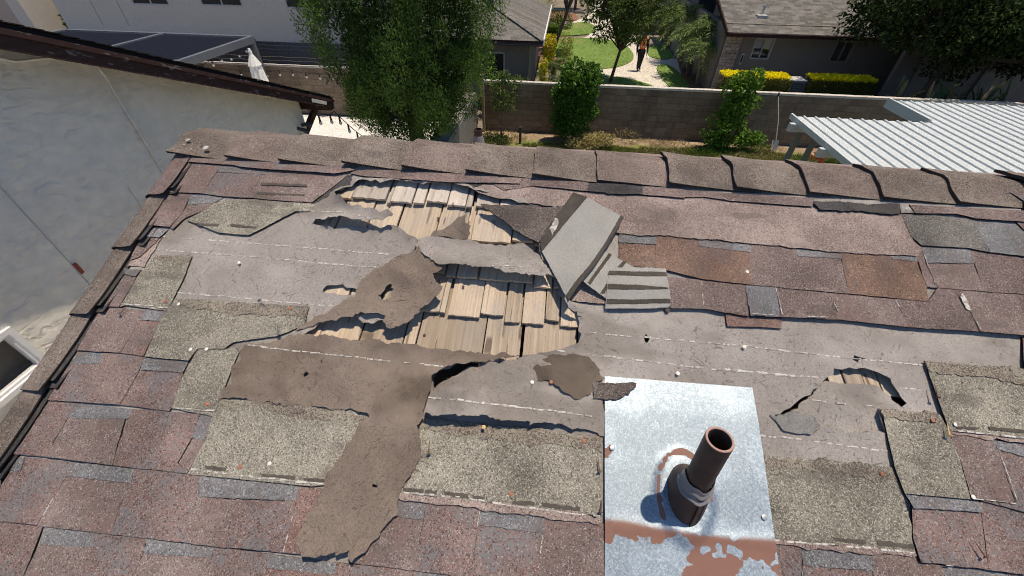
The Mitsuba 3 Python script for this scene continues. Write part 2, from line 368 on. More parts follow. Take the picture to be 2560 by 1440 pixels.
# ================================================================ DATA measured on the roof (millimetres: u,v or u,v,w)
PIECES = """
mauve 7 3 -1284,955 -1163,952 -1104,951 -1087,897 -1110,901 -1278,903
red 7 3 -1107,953 -959,955 -934,894 -984,897 -1089,896
red 10 3 -1100,933 -937,938 -718,931 -667,912 -702,898 -734,887 -802,889 -996,889 -1080,893
plum 6 3 -670,913 -574,930 -499,932 -452,933 -457,886 -629,888 -683,897
red 9 3 -456,932 -286,940 -173,930 -172,893 -333,881 -456,884
mauve 8 3 -178,933 -97,927 -94,897 -172,892
mauve 6 3 -1287,907 -1158,902 -1160,869 -1165,772 -1294,768
slate 4 2 -1162,904 -980,900 -979,872 -1157,868
red 5 3 -1159,870 -980,873 -988,900 -938,899 -889,768 -1093,766 -1166,772
red 7 3 -1087,901 -1010,894 -1001,882 -981,766 -1027,763
mauve 7 3 -1010,894 -743,894 -699,899 -695,886 -717,849 -774,764 -870,762 -981,766
asphalt 3 2 -781,766 -718,849 -694,894 -641,881 -658,858 -672,847 -712,816 -758,766 -773,742 -783,751
red 6 3 -1301,768 -1209,767 -1199,688 -1213,631 -1299,632
slate 4 2 -1211,769 -1092,767 -1092,759 -1110,740 -1197,723
plum 5 3 -1199,725 -1109,742 -1116,719 -1157,688 -1182,668 -1198,624 -1211,630 -1200,689
slate 5 2 -1296,624 -1218,624 -1227,589 -1291,588
plum 5 3 -1294,590 -1229,612 -1232,569 -1258,512 -1278,501 -1290,555
tan 3 2 -1261,513 -1236,573 -1231,599 -1225,600 -1224,480 -1281,483 -1279,506
slate 4 2 -1287,472 -1230,473 -1232,447 -1270,451
red 6 3 -1271,453 -1232,447 -1228,422 -1228,346 -1272,343 -1286,421
mauve 6 3 -1284,343 -1148,345 -1145,312 -1148,213 -1276,208 -1282,287
slate 4 2 -1148,345 -1082,349 -1081,315 -1146,313
rust2 5 3 -1147,312 -1082,315 -1078,210 -1148,213
slate 4 2 -1282,206 -1201,211 -1189,179 -1276,169
red 6 3 -1276,170 -1190,179 -1201,211 -1149,212 -1077,212 -1071,167 -1073,79 -1275,71 -1279,147
slate 4 2 -1081,212 -947,212 -947,177 -1069,173
red 5 3 -1071,173 -947,178 -933,106 -933,76 -1074,79
red 6 3 -1277,70 -1200,71 -1198,35 -1194,-60 -1280,-63 -1276,-4
slate 4 2 -1203,71 -1038,72 -1032,48 -1196,32
mauve 6 3 -1196,33 -1044,47 -1024,-27 -1013,-61 -1193,-61
red 5 3 -1037,72 -935,76 -852,77 -845,20 -853,-39 -819,-60 -1014,-62 -1028,-7 -1035,48
mauve 5 3 -844,20 -811,18 -809,-14 -819,-61 -851,-39
slate 4 2 -853,77 -813,76 -808,17 -845,20
slate 4 2 -1285,-68 -1253,-68 -1240,-98 -1269,-100
red 6 3 -1254,-67 -1124,-65 -1118,-94 -1122,-201 -1229,-203 -1264,-169 -1269,-100 -1242,-98
slate 4 2 -1131,-65 -960,-63 -948,-95 -1118,-96
mauve 5 3 -1119,-96 -950,-94 -950,-144 -937,-200 -1123,-202
red 6 3 -960,-62 -820,-60 -782,-63 -773,-105 -755,-197 -936,-200 -948,-144 -950,-95
slate 4 2 -786,-63 -537,-60 -532,-89 -772,-106
mauve 6 3 -773,-105 -675,-103 -672,-144 -658,-197 -756,-197 -768,-154
red 5 3 -676,-103 -534,-90 -525,-192 -660,-196 -672,-144
rust2 6 3 -538,-60 -472,-58 -452,-121 -464,-190 -525,-192 -535,-90
red 6 3 -1232,-204 -1112,-203 -1106,-229 -1090,-304 -1159,-311
slate 4 2 -1109,-203 -976,-201 -966,-228 -1094,-237
mauve 5 3 -1097,-236 -967,-228 -968,-291 -1091,-304
red 6 3 -976,-201 -850,-200 -845,-227 -846,-277 -968,-290 -967,-228
slate 4 2 -851,-200 -688,-199 -685,-219 -843,-227
mauve 5 3 -846,-227 -686,-219 -693,-261 -846,-278
red 6 3 -689,-198 -553,-198 -551,-225 -551,-246 -692,-261 -685,-219
slate 4 2 -556,-199 -401,-199 -398,-220 -551,-224
rust2 5 3 -552,-223 -398,-219 -397,-232 -550,-248
red 6 3 -400,-198 -218,-194 -217,-212 -396,-231
slate 4 2 -220,-194 -151,-194 -148,-205 -218,-213
tan 6 5 -471,-47 -297,-45 -227,-47 177,-47 177,-63 51,-63 -97,-64 -224,-62 -287,-62 -462,-65
slate 4 2 -294,-62 -224,-62 -224,-96 -303,-97
mauve 5 3 -306,-97 -224,-95 -225,-165 -229,-194 -359,-194 -330,-155
red 6 3 -224,-62 -96,-62 -97,-84 -100,-193 -229,-193 -225,-166 -223,-96
slate 4 2 -97,-63 52,-62 49,-94 -97,-94
red 5 3 -97,-94 49,-93 45,-184 -100,-200
mauve 6 3 51,-62 189,-62 188,-169 43,-184 49,-93
tan 6 5 552,-55 675,-50 853,-43 854,-52 760,-60 611,-62 553,-62
red 5 3 554,-62 613,-61 605,-119 546,-126
slate 4 2 613,-62 763,-62 756,-90 610,-95
red 5 3 610,-95 756,-90 752,-104 606,-119
mauve 5 3 761,-59 857,-49 863,-65 901,-64 898,-88 750,-104
slate 3 2 902,-63 1034,-64 1030,-74 899,-88
red 3 2 1033,-63 1073,-62 1069,-70 1028,-74
slate 9 5 865,69 1007,74 1028,66 1018,48 870,41
red 12 6 872,42 1020,49 1012,25 987,-62 915,-62 893,-61 853,-63 853,-21
red 12 6 1026,70 1105,71 1125,70 1063,-63 987,-62 1012,25
mauve 12 8 1010,213 1102,208 1105,188 1098,121 1095,79 1088,72 1003,73 1011,158
slate 7 5 1105,209 1184,206 1169,174 1107,188
red 9 6 1107,188 1170,176 1117,56 1017,72 1091,72 1098,79 1102,121
olive 7 5 -1170,662 -1121,714 -1104,739 -1073,757 -958,765 -887,764 -860,690 -925,637 -939,621 -1040,623 -1075,633
olive 7 5 -1028,762 -959,762 -779,762 -753,756 -775,730 -820,727 -868,683 -924,633 -938,622 -968,622
olive 5 4 -1212,527 -1092,532 -1087,503 -1080,445 -1225,433
olive 5 4 -1226,469 -1082,477 -1080,443 -1079,358 -1079,347 -1214,353 -1227,345
olive 8 4 -1075,389 -665,399 -661,368 -659,344 -695,317 -720,303 -839,273 -858,252 -934,245 -943,210 -1073,209 -1083,319
olive 6 4 -937,245 -861,252 -831,259 -816,247 -817,197 -814,140 -812,75 -933,84 -942,164
olive 6 4 -819,120 -545,130 -476,127 -444,60 -427,-40 -502,-56 -818,-61 -809,18
olive 6 4 -651,123 -408,121 -428,98 -447,8 -468,-47 -587,-46
olive 6 4 -278,125 3,124 179,122 180,-46 46,-49 -293,-46 -272,-19 -260,41
olive 6 4 555,121 859,123 861,68 861,-25 853,-47 675,-50 551,-55 556,69
olive 12 9 866,257 1001,258 1006,231 1010,160 1001,77 1000,72 861,69 856,126
olive 13 9 1011,393 1260,395 1181,217 1003,220 1008,212 1008,282
tan 12 8 1006,221 1186,221 1177,206 1099,208 1007,212
tan 6 3 -1,853 204,901 301,883 507,887 595,882 834,876 859,869 1100,876 1105,842 1102,791 1118,750 1094,715 1020,714 879,712 756,718 623,721 471,724 344,727 63,726 93,841
slate 4 3 231,728 346,730 343,697 230,694
rust 5 3 231,696 343,698 334,614 229,611
rust 7 4 345,730 473,727 470,702 620,703 601,579 465,586 333,615
slate 5 3 472,728 623,724 618,691 469,701
plum 7 4 623,724 759,720 755,692 878,696 873,627 868,574 600,579
slate 5 3 758,722 884,716 879,692 754,690
rust 8 5 882,715 1023,715 1024,703 1091,702 1088,616 1076,568 867,574 873,631
slate 5 3 1023,716 1097,718 1093,700 1024,702
red 5 3 1106,793 1124,759 1113,688 1121,616 1090,617 1097,717 1117,751
slate 5 3 1124,761 1258,760 1249,707 1116,698
mauve 6 4 1116,700 1250,709 1242,615 1120,616
plum 6 4 1257,762 1310,750 1452,733 1400,616 1242,615
asphalt2 7 4 1100,877 1143,879 1311,870 1306,824 1304,748 1252,758 1119,757 1100,790
slate 8 4 1310,870 1429,871 1441,841 1496,835 1452,740 1305,748 1306,824
red 7 4 1442,909 1529,908 1493,831 1437,837 1427,870
mauve 10 5 369,587 467,586 458,490 368,483
plum 10 5 466,587 588,580 579,478 457,490
slate 14 6 587,579 673,578 662,483 584,479
plum 14 6 672,579 818,573 817,489 661,483
mauve 13 6 818,574 994,570 995,484 817,490
plum 12 6 991,570 1076,569 1120,616 1180,613 1175,488 995,484
mauve 11 6 1179,614 1328,615 1319,540 1301,487 1175,488
plum 11 6 1326,615 1399,614 1336,483 1301,487
rust2 5 4 521,492 591,489 673,492 665,452 601,451 520,445
plum 7 4 273,918 476,916 601,914 849,915 834,876 593,879 506,889 443,883 286,882
asphalt 9 6 842,902 867,900 1109,913 1092,870 853,864
grit 6 4 1108,912 1133,907 1141,877 1098,874
plum 9 5 1136,911 1437,915 1532,916 1506,866 1422,867 1310,868 1259,883 1137,874
plum 7 4 -56,929 131,926 135,883 104,884 -44,892
asphalt 8 5 135,921 311,921 307,880 136,881
plum 8 4 309,921 446,920 441,878 360,881 307,881
tan 5 3 -250,866 -229,887 -188,896 -147,867 -86,884 -44,895 106,885 139,864 85,841 47,814 -62,819 -117,829 -158,833 -231,854
plum 5 3 -195,918 -127,926 -56,934 -44,894 -86,883 -147,867 -188,894
asphalt 6 4 -335,887 -192,899 -221,885 -251,865 -271,867
plumdk 16 11 -214,800 43,810 85,827 33,734 -10,680 -15,666 -46,680 -105,717 -119,730 -144,749 -198,780
strip 9 9 -978,832 -817,836 -813,828 -974,821
strip 9 9 -977,792 -810,794 -808,788 -974,781
strip 8 8 -1135,653 -1054,656 -1052,647 -1113,642
strip 8 8 -1017,659 -924,655 -925,648 -1008,648
strip 7 7 -783,-38 -727,-39 -727,-46 -779,-44
strip 7 7 -639,-42 -550,-39 -549,-47 -631,-47
strip 7 7 -529,-40 -489,-39 -458,-39 -457,-45 -527,-46
strip 7 7 -285,-37 -235,-35 -235,-44 -283,-44
strip 7 7 -232,-36 -204,-35 -204,-43 -231,-43
strip 7 7 -187,-35 -131,-34 -126,-44 -135,-43 -183,-43
strip 7 7 -119,-36 -91,-36 -90,-43 -117,-44
strip 7 7 -24,-37 27,-34 27,-43 0,-45 -24,-43
strip 7 7 42,-34 83,-34 131,-35 131,-42 74,-43 44,-41
strip 7 7 682,-36 754,-34 752,-40 727,-42 686,-43
strip 7 7 776,-32 852,-31 850,-40 777,-41
strip 14 14 1025,231 1078,234 1074,229 1025,226
strip 14 14 1100,238 1189,238 1185,231 1100,230
strip 7 7 -1073,231 -1023,231 -1024,226 -1067,226
purple 8 5 -1070,388 -664,398 -656,358 -744,363 -843,357 -928,359 -1052,364
purple 6 4 -815,119 -544,129 -476,127 -463,103 -535,104 -691,107 -812,105
purple 6 4 -650,122 -409,121 -424,98 -506,95 -639,94
purple 6 4 -277,124 3,123 179,122 179,88 97,93 -25,92 -150,95 -271,97
purple 6 4 555,120 857,122 861,95 788,93 680,95 558,98
purple 12 9 865,255 999,257 999,241 934,235 864,233
purple 13 9 1011,392 1259,394 1236,351 1150,361 1064,362 1010,367
purple 5 4 -1210,525 -1091,530 -1087,506 -1161,507 -1208,507
"""
SHEETS = [
    ('felt_strip', 'felt', 2, 1.5, '-254,201 -235,225 -196,251 -145,275 -39,305 -16,310 59,329 127,335 196,314 187,292 187,125 182,125 163,134 151,136 138,138 112,133 106,131 96,136 80,143 55,142 29,140 11,136 -1,131 2,137 -245,131 -261,134 -259,152 -261,177', '-258,134,44 -250,155,42 -254,201,0 -221,138,44 -235,225,-6 -211,193,42 -196,251,-6 -156,234,34 -145,275,-4 -88,269,22 -80,195,20 -72,138,38 -39,305,2 -36,279,16 16,139,26 67,330,5 73,212,9 96,140,14 121,335,4 155,211,6 186,286,5 187,126,5', []),
    ('felt_flap', 'felt_back', 2, 1.8, '-685,305 -654,314 -539,308 -390,308 -247,303 -143,303 -44,308 -39,302 -107,289 -173,273 -231,254 -257,233 -259,210 -264,173 -266,129 -277,103 -267,77 -256,35 -261,4 -280,-33 -290,-60 -288,-83 -300,-109 -313,-137 -333,-163 -357,-189 -360,-188 -369,-167 -374,-172 -397,-182 -401,-175 -419,-183 -443,-193 -469,-190 -475,-184 -487,-169 -493,-153 -486,-124 -472,-61 -461,-16 -446,16 -437,51 -423,91 -403,113 -407,116 -452,125 -538,125 -625,125 -722,123 -810,118 -813,139 -793,158 -802,174 -811,187 -817,211 -804,221 -804,264 -730,281', '-810,118,6 -798,164,9 -804,220,8 -804,264,7 -722,123,6 -653,135,6 -656,160,10 -634,131,12 -631,164,26 -628,145,20 -685,305,14 -654,212,9 -625,125,6 -617,132,12 -623,164,9 -609,139,6 -493,-153,21 -654,314,14 -469,-190,30 -486,-124,17 -538,125,7 -472,-61,15 -419,-183,25 -544,205,11 -428,-140,16 -461,-16,15 -539,308,20 -531,286,16 -485,145,7 -475,160,18 -374,-172,25 -437,51,14 -464,143,8 -357,-189,28 -452,125,9 -389,-73,15 -423,91,14 -364,-121,14 -437,198,10 -333,-163,20 -407,116,14 -403,113,12 -397,127,20 -360,-6,18 -399,156,8 -363,67,20 -374,144,32 -300,-109,14 -371,182,9 -390,308,22 -385,279,15 -350,162,38 -350,135,18 -290,-60,8 -342,209,12 -322,186,42 -280,-33,9 -319,160,20 -307,234,20 -261,4,10 -293,208,44 -293,183,22 -277,103,18 -267,77,14 -256,35,12 -266,129,20 -264,173,22 -276,263,18 -264,231,44 -257,233,30 -247,303,24 -231,254,26 -143,303,22 -107,289,14 -44,308,14', ['-611,204 -606,207 -599,207 -599,201 -605,198', '-356,-41 -354,-34 -348,-39 -344,-37 -346,-43 -352,-44', '-574,242 -569,243 -566,237 -570,235']),
    ('felt_fold', 'felt_back', 2, 2.0, '-498,541 -445,575 -377,613 -347,586 -319,558 -296,555 -301,535 -315,527 -303,507 -279,484 -299,448 -326,416 -353,370 -372,359 -406,347 -414,359 -422,378 -443,386 -502,379 -515,372 -555,365 -602,350 -625,343 -647,335 -675,324 -635,365 -601,385 -584,409 -549,440 -536,468 -531,497', '-675,324,3 -647,335,6 -635,365,4 -602,350,16 -584,409,4 -564,392,20 -555,365,22 -549,440,6 -502,379,26 -531,497,5 -476,412,30 -498,541,5 -477,492,10 -465,454,16 -422,378,28 -406,347,24 -435,508,16 -429,494,14 -445,575,10 -424,538,30 -396,442,16 -394,513,34 -389,483,14 -400,549,14 -367,495,34 -345,443,24 -377,613,24 -361,543,18 -349,486,16 -344,511,32 -326,416,26 -327,526,31 -315,527,28 -299,448,30 -319,558,30 -296,555,28 -279,484,32', ['-466,447 -453,459 -451,474 -441,487 -432,483 -436,476 -424,473 -430,465 -428,452 -446,446 -449,431 -458,438']),
    ('felt_fold_lining', 'felt', 2, 1, '-512,380 -486,388 -434,389 -423,372 -444,371 -472,361 -487,361 -505,371', '-512,380,14 -505,371,12 -486,388,16 -480,360,12 -434,389,16 -423,372,14', []),
    ('felt_lip', 'felt', 2, 1.5, '-397,654 -364,665 -310,666 -259,658 -218,659 -168,651 -106,655 -58,660 -33,641 -9,629 14,587 37,546 29,548 -42,543 -96,540 -120,551 -152,553 -186,554 -251,555 -308,553 -348,580 -383,610', '-397,654,5 -383,610,24 -348,580,34 -364,665,6 -334,612,16 -308,553,40 -310,666,8 -251,555,42 -230,614,20 -218,659,8 -168,651,10 -152,553,44 -127,602,22 -96,540,44 -106,655,10 -58,660,9 -42,543,40 -43,599,20 -9,629,10 14,587,16 37,546,24', []),
    ('felt_point', 'felt_back', 2, 1, '-366,661 -347,677 -320,685 -297,703 -275,728 -249,738 -249,721 -248,706 -230,701 -234,686 -230,680 -236,670 -238,659 -271,665', '-366,661,6 -347,677,10 -297,703,20 -271,665,9 -263,698,26 -248,706,28 -249,738,34 -238,659,12 -230,701,26', []),
    ('felt_tongue', 'felt', 2, 2, '-713,808 -692,786 -671,782 -652,767 -625,748 -587,739 -547,731 -510,725 -493,730 -473,712 -486,703 -499,698 -504,690 -542,692 -566,683 -611,689 -643,693 -658,691 -685,696 -686,690 -717,692 -743,686 -766,681 -822,726 -781,742 -758,767', '-822,726,1 -766,681,2 -781,742,2 -743,686,10 -758,767,3 -717,692,22 -681,689,34 -713,808,8 -692,751,12 -643,693,42 -671,782,34 -652,767,36 -654,758,18 -625,748,34 -623,725,24 -566,683,46 -563,717,30 -547,731,36 -504,690,46 -473,712,46', []),
    ('felt_curl', 'felt', 2, 1, '71,494 80,476 97,466 110,459 127,446 101,445 82,451 73,467', '71,494,22 73,467,30 80,476,26 97,466,22 101,445,16 127,446,8', []),
    ('felt_patch', 'felt_dark', 2, 1.5, '-16,258 0,280 19,303 45,323 73,322 100,327 144,322 161,309 175,283 185,270 181,263 155,253 152,226 126,210 113,207 93,220 69,234 49,244 29,249 9,242 -4,243', '-16,258,9 -4,243,14 19,303,7 29,249,15 45,323,6 69,234,15 78,273,10 113,207,16 126,210,15 144,322,7 152,226,13 155,253,12 175,283,8 185,270,10', []),
    ('felt_lower', 'felt', 2, 1, '616,208 644,226 665,241 679,253 697,267 726,292 760,318 802,318 892,319 896,308 901,302 912,295 917,281 924,277 889,262 878,193 767,182 679,173 617,176', '600,210,-12 617,176,-10 679,173,-9 757,320,-11 754,248,-9 767,182,-8 893,320,-11 888,256,-10 878,193,-8 941,279,-12', []),
    ('felt_flake', 'felt_grey', 2, 1, '593,216 600,214 626,220 639,227 663,230 697,225 708,199 685,179 653,177 631,180 617,183 609,199', '593,216,6 600,214,7 609,199,6 617,183,7 639,227,9 650,202,12 663,230,9 653,177,7 685,179,7 708,199,6', []),
    ('loose_a', 'back', 3, 0.6, '83,857 129,839 184,803 239,768 199,681 154,592 116,529 96,500 82,471 73,485 42,544 -4,639 -13,682 -11,694 31,765', '-13,682,12 -4,639,14 31,765,18 55,617,24 73,485,36 82,471,44 83,857,26 102,698,26 116,529,52 129,839,30 135,659,30 199,681,40 239,768,34', []),
    ('loose_a_band', 'asph_band', 1, 0.3, '82,858 127,840 60,738 -1,639 -5,638 -13,681 -11,693 31,764', '-13,681,14 -4,638,15 31,764,20 55,616,26 82,856,28 101,697,27 128,837,32 135,658,32', []),
    ('loose_a_band', 'asph_band', 1, 0.3, '230,774 240,766 199,678 154,589 116,527 97,497 82,469 72,483 92,517 135,582 180,664', '55,616,26 73,484,37 82,470,46 82,856,28 101,697,27 116,529,54 128,837,32 135,658,32 199,680,41 239,767,36', []),
    ('loose_b', 'back', 3, 0.6, '168,654 181,656 237,627 273,607 232,541 191,494 151,517 113,541', '113,541,36 151,517,26 168,654,14 191,494,16 232,541,14 273,607,12', []),
    ('loose_b_band', 'asph_band', 1, 0.3, '198,648 206,643 151,545 143,529 134,534', '113,540,38 151,517,28 168,653,16 190,493,17 232,540,16 272,607,14', []),
    ('loose_b_band', 'asph_band', 1, 0.3, '240,626 248,620 236,600 223,602', '113,540,38 151,517,28 168,653,16 190,493,17 232,540,16 272,607,14', []),
    ('loose_b_band', 'asph_band', 1, 0.3, '196,553 201,547 184,509 171,507', '113,540,38 151,517,28 168,653,16 190,493,17 232,540,16 272,607,14', []),
    ('loose_d', 'tan', 4, 0.6, '112,553 189,498 189,482 142,482 87,484 97,511', '87,484,9 112,553,6 189,498,7 189,482,9', []),
    ('loose_c', 'back', 3, 0.6, '202,597 268,603 363,608 362,586 365,542 371,508 364,486 311,476 249,471 187,465 188,502 192,552 196,562 193,576', '187,465,14 193,576,18 202,597,16 201,525,26 268,603,18 278,530,30 280,474,14 351,546,26 363,608,16 364,486,12 371,508,14', []),
    ('loose_c_band', 'asph_band', 1, 0.3, '197,585 266,587 361,594 362,580 297,572 234,571 192,570', '187,465,16 193,575,20 202,596,18 201,524,28 267,602,19 278,529,32 280,473,15 351,545,28 363,607,17 364,485,14 370,507,16', []),
    ('loose_c_band', 'asph_band', 1, 0.3, '192,538 263,540 339,541 362,541 362,538 278,526 191,521', '187,465,16 193,575,20 202,596,18 201,524,28 267,602,19 278,529,32 280,473,15 351,545,28 363,607,17 364,485,14 370,507,16', []),
    ('loose_c_band', 'asph_band', 1, 0.3, '190,492 264,496 369,510 368,498 264,484 190,478', '187,465,16 193,575,20 202,596,18 201,524,28 267,602,19 278,529,32 280,473,15 351,545,28 363,607,17 364,485,14 370,507,16', []),
    ('chip', 'plumdk', 4, 1, '156,255 226,259 267,262 263,251 253,242 248,232 228,222 209,214 177,214 156,213', '156,255,14 156,213,15 209,214,16 248,232,16 267,262,15', []),
    ('chip2', 'plumdk', 4, 1, '353,482 362,487 369,481 366,473 357,471', '353,482,8 369,481,8', []),
    ('loose_a_scrape', 'chalk', 1, 1, '29,761 38,757 42,738 34,713 24,692 13,719 23,742', '-13,680,14 -4,638,16 31,763,20 55,615,26 82,855,28 101,697,28 128,837,32 135,657,32', []),
]
FELT_HOLES = [
    '-712,815 -655,859 -632,875 -538,875 -337,891 -252,867 -159,834 -117,831 -62,820 24,814 -50,767 -85,733 -24,685 -5,629 37,550 60,493 106,462 109,442 116,419 118,396 123,385 115,359 68,336 -29,312 -49,293 -143,265 -203,234 -240,196 -258,205 -254,246 -199,275 -253,270 -478,271 -653,297 -617,348 -538,405 -467,503 -392,615 -391,634 -400,662 -434,669 -465,694 -481,701 -502,696 -516,678 -533,672 -543,670 -565,681 -606,683 -655,674 -712,679 -766,684 -711,705 -670,724 -652,758 -696,788',
    '-642,458 -632,470 -602,473 -574,472 -547,472 -536,464 -542,444 -586,445 -627,443 -638,449',
    '289,406 298,404 306,390 302,380 297,377 296,391',
    '597,217 605,220 633,232 660,250 675,263 714,295 755,330 779,355 820,361 862,360 888,353 912,339 913,328 925,306 937,279 913,277 888,270 873,264 865,252 865,199 778,194 714,200 690,180 635,180 613,200',
    '-648,533 -630,533 -612,529 -590,528 -621,525',
    '835,383 855,388 870,388 856,382',
]
CHALK = """
felt -1233,597 -962,596 -697,596 -442,592
felt -1220,548 -942,549 -497,544
felt_tongue -770,734 -700,725 -633,716 -580,705 -539,696
felt -1084,409 -883,409 -581,407
felt_flap -792,268 -652,262 -487,260 -346,260 -238,255
felt_strip -260,172 -155,170 -26,172 -126,172 2,172 157,171
felt 59,332 230,330 431,323 690,324 489,326 629,325 754,326
felt 144,395 301,393 539,395 703,391 789,386 903,385 1011,384
felt 563,165 673,166 784,161 861,160
felt_lower 712,267 788,264 859,266
felt 913,317 987,318
felt_lip -144,560 -89,566 -47,568
o -1227,356 -1154,357 -1076,356
o -1062,223 -1015,223 -967,224
o -927,86 -869,87 -811,89
o -812,-50 -725,-50 -629,-51 -486,-48
o -585,-49 -467,-49
o -283,-46 -129,-43 17,-48 137,-48 177,-48
o 555,-55 673,-50 849,-47
oh 1004,221 1094,221 1171,219
e:4:13 466,583 459,492
e:7:18 671,576 666,487
e:7:17 817,572 821,493
e:7:15 991,567 998,487
e:7:14 1178,611 1178,491
e:5:8 1119,748 1116,616
e:18:18 589,483 665,486 820,493
e:3:8 -97,-64 -102,-175
e:4:8 -223,-102 -225,-165
e:4:7 49,-98 45,-159
e:3:8 -531,-96 -524,-191
e:9:13 1106,187 1098,81
e:13:13 1093,73 1008,74
e:13:13 858,-63 896,-62 918,-62
e:3:8 -1120,-119 -1120,-201
e:3:8 610,-64 604,-114
e:8:12 474,910 481,888 566,887 593,878
"""
NAILS = """
white -1052,370 -953,241 -908,246 -928,521 -623,-18 557,389 376,300 599,622 1024,235 1006,77 197,218
rust 137,110 530,104 975,240 826,106 873,97 -718,387 -841,104 -1097,375 -693,-33 -29,-23
stand -1,238 48,243 -111,116 -287,250
bolt 204,100 540,-12
"""
LYING = """
-811,401 -781,383
-1207,322 -1196,352
999,296 1003,330
994,206 1000,234
-237,42 -241,74
174,44 170,76
177,-39 181,-10
980,-39 970,-10
-717,305 -719,331
"""
# ================================================================ OUR HOUSE
house = thing('house', 'house in the foreground, its shingle roof torn open to the wood', 'house')
UL, UR_ = -1.36, 4.2
# structural body under the roof: walls and two roof decks
EAVE_F, EAVE_B = 3.4, 4.9
def slab(u0, u1, v0, v1, w0, w1, to=R):
    g = [(u, v, w) for u in (u0, u1) for v in (v0, v1) for w in (w0, w1)]
    V = np.array([to(*map(np.array, q)) for q in g])
    F = [(0, 1, 3), (0, 3, 2), (4, 6, 7), (4, 7, 5), (0, 4, 5), (0, 5, 1), (2, 3, 7), (2, 7, 6), (0, 2, 6), (0, 6, 4), (1, 5, 7), (1, 7, 3)]
    m = trimesh.Trimesh(V, F, process=False)
    if m.volume < 0: m.invert()
    return m
roof = part(house, 'roof', slab(UL + .02, UR_, -EAVE_F, VR - .01, -.16, -.095), 'deck_dark')
part(house, 'rear_roof_deck', slab(UL + .02, UR_, .0, EAVE_B, -.12, -.03, RB), 'deck_dark')
yf, yb = float(R(0, -2.9, 0)[1]), float(RB(0, 4.4, 0)[1]); zr = float(RIDGE[2]) - .15; ym = float(RIDGE[1])
gpoly = sg.Polygon([(yf, 0), (yb, 0), (yb, zr - (yb - ym) * math.tan(PITCH)), (ym, zr), (yf, zr - (ym - yf) * math.tan(PITCH))])
part(house, 'wall', cat(wall_x(gpoly, -1.12, -.97), wall_x(gpoly, 3.9, 4.05), box(-.96, UR_, yf, yf + .15, 0, 3.1), box(-.96, UR_, yb - .15, yb, 0, 3.0)), 'stucco_far')
bl = [slab(UL - .005, UL + .018, -EAVE_F, VR - .02, -.20, -.028), slab(UL - .005, UL + .018, .02, EAVE_B, -.20, -.028, RB)]
part(house, 'barge_board', cat(bl), 'barge_paint')

# old wood shingles: tapered pieces laid in courses, seen through the holes
def wood_piece(u0, u1, vb, L, top, th, seed, tilt=0.0):
    r = np.random.default_rng(seed); n = max(3, int((u1 - u0) / .012) + 1)
    us = np.linspace(u0, u1, n); L0 = L; L = min(L, VR - .05 - vb); jag = r.normal(0, .0012, n); jag -= jag.mean()
    lay = np.linspace(0, 1, n) * tilt
    V = []
    for k, (v, w) in enumerate([(vb, top), (vb + L, top - .036 * L / L0)]):
        vv = np.full(n, v) + (jag if k == 0 else 0); cup = .0012 * np.sin(us * 140 + seed)
        V += [R(us, vv, w + lay + cup), R(us, vv, w - th * (1 if k == 0 else .25) + lay)]
    V = np.vstack(V); a, b, c, d = (np.arange(n) + k * n for k in range(4)); F = []
    for i in range(n - 1):
        F += [(a[i], a[i + 1], c[i + 1]), (a[i], c[i + 1], c[i]), (b[i], d[i + 1], b[i + 1]), (b[i], d[i], d[i + 1]),
              (a[i], b[i + 1], a[i + 1]), (a[i], b[i], b[i + 1])]
    F += [(a[0], c[0], d[0]), (a[0], d[0], b[0]), (a[-1], d[-1], c[-1]), (a[-1], b[-1], d[-1])]
    return trimesh.Trimesh(V, F, process=False)
COURSES = [  # butt position, material, joint positions in mm (start, end of each shingle)
    (.925, 'wood_new', [(-760, -690), (-685, -610), (-604, -540), (-535, -445), (-440, -360), (-352, -260), (-252, -160), (-150, -40), (-30, 60)], 0),
    (.806, 'wood_grey', [(-760, -707), (-703, -660), (-656, -541), (-533, -522), (-519, -450), (-444, -408), (-400, -331), (-327, -268), (-264, -246), (-232, -158), (-152, -45), (-41, 70)], 12),
    (.672, 'wood_new', [(-760, -680), (-672, -578), (-573, -481), (-474, -350), (-343, -252), (-243, -231), (-226, -104), (-99, -34), (-28, 80)], 0),
    (.539, 'wood_new', [(-900, -790), (-783, -660), (-655, -560), (-553, -486), (-480, -372), (-366, -331), (-326, -291), (-285, -257), (-253, -192), (-184, -24), (-18, 34), (40, 130)], 0),
    (.418, 'wood_new', [(-900, -770), (-764, -690), (-684, -566), (-560, -470), (-462, -425), (-418, -349), (-344, -285), (-282, -268), (-258, -167), (-164, -99), (-93, -50), (-43, 19), (22, 62), (66, 150)], 0),
    (.285, 'wood_new', [(-900, -767), (-760, -670), (-664, -500), (-494, -374), (-368, -337), (-332, -146), (-142, -42), (-33, 112), (118, 180)], 0),
    (.375, 'wood_grey', [(720, 776), (781, 812), (816, 862), (868, 902), (908, 960)], 0),
    (.300, 'wood_new', [(720, 768), (773, 809), (813, 859), (864, 899), (905, 960)], 0)]
q = 0
WOODB = {.806: (-.004, 0), .539: (.0, .05), .418: (-.008, .0)}
for vb, mat, js, _ in COURSES:
    for u0, u1 in js:
        q += 1; r = np.random.default_rng(500 + q)
        vq = vb + r.normal(0, .0055) + (.006 if vb == .418 and u0 < -260 else 0)
        if (vb, u0) in ((.418, -85), (.806, -533), (.672, -243)): vq -= .01
        m = wood_piece(u0 / 1000, u1 / 1000, vq, .29, (-.013 if u0 > 700 else -.006) + r.uniform(-.002, .0015), .010, 500 + q, r.uniform(-.0015, .0015))
        mt = mat if not (vb == .806 and u0 < -660) else 'wood_new'
        part(roof, 'wood_shingle', m, mt, uv=np.tile([r.uniform(), r.uniform()], (len(m.vertices), 1)))
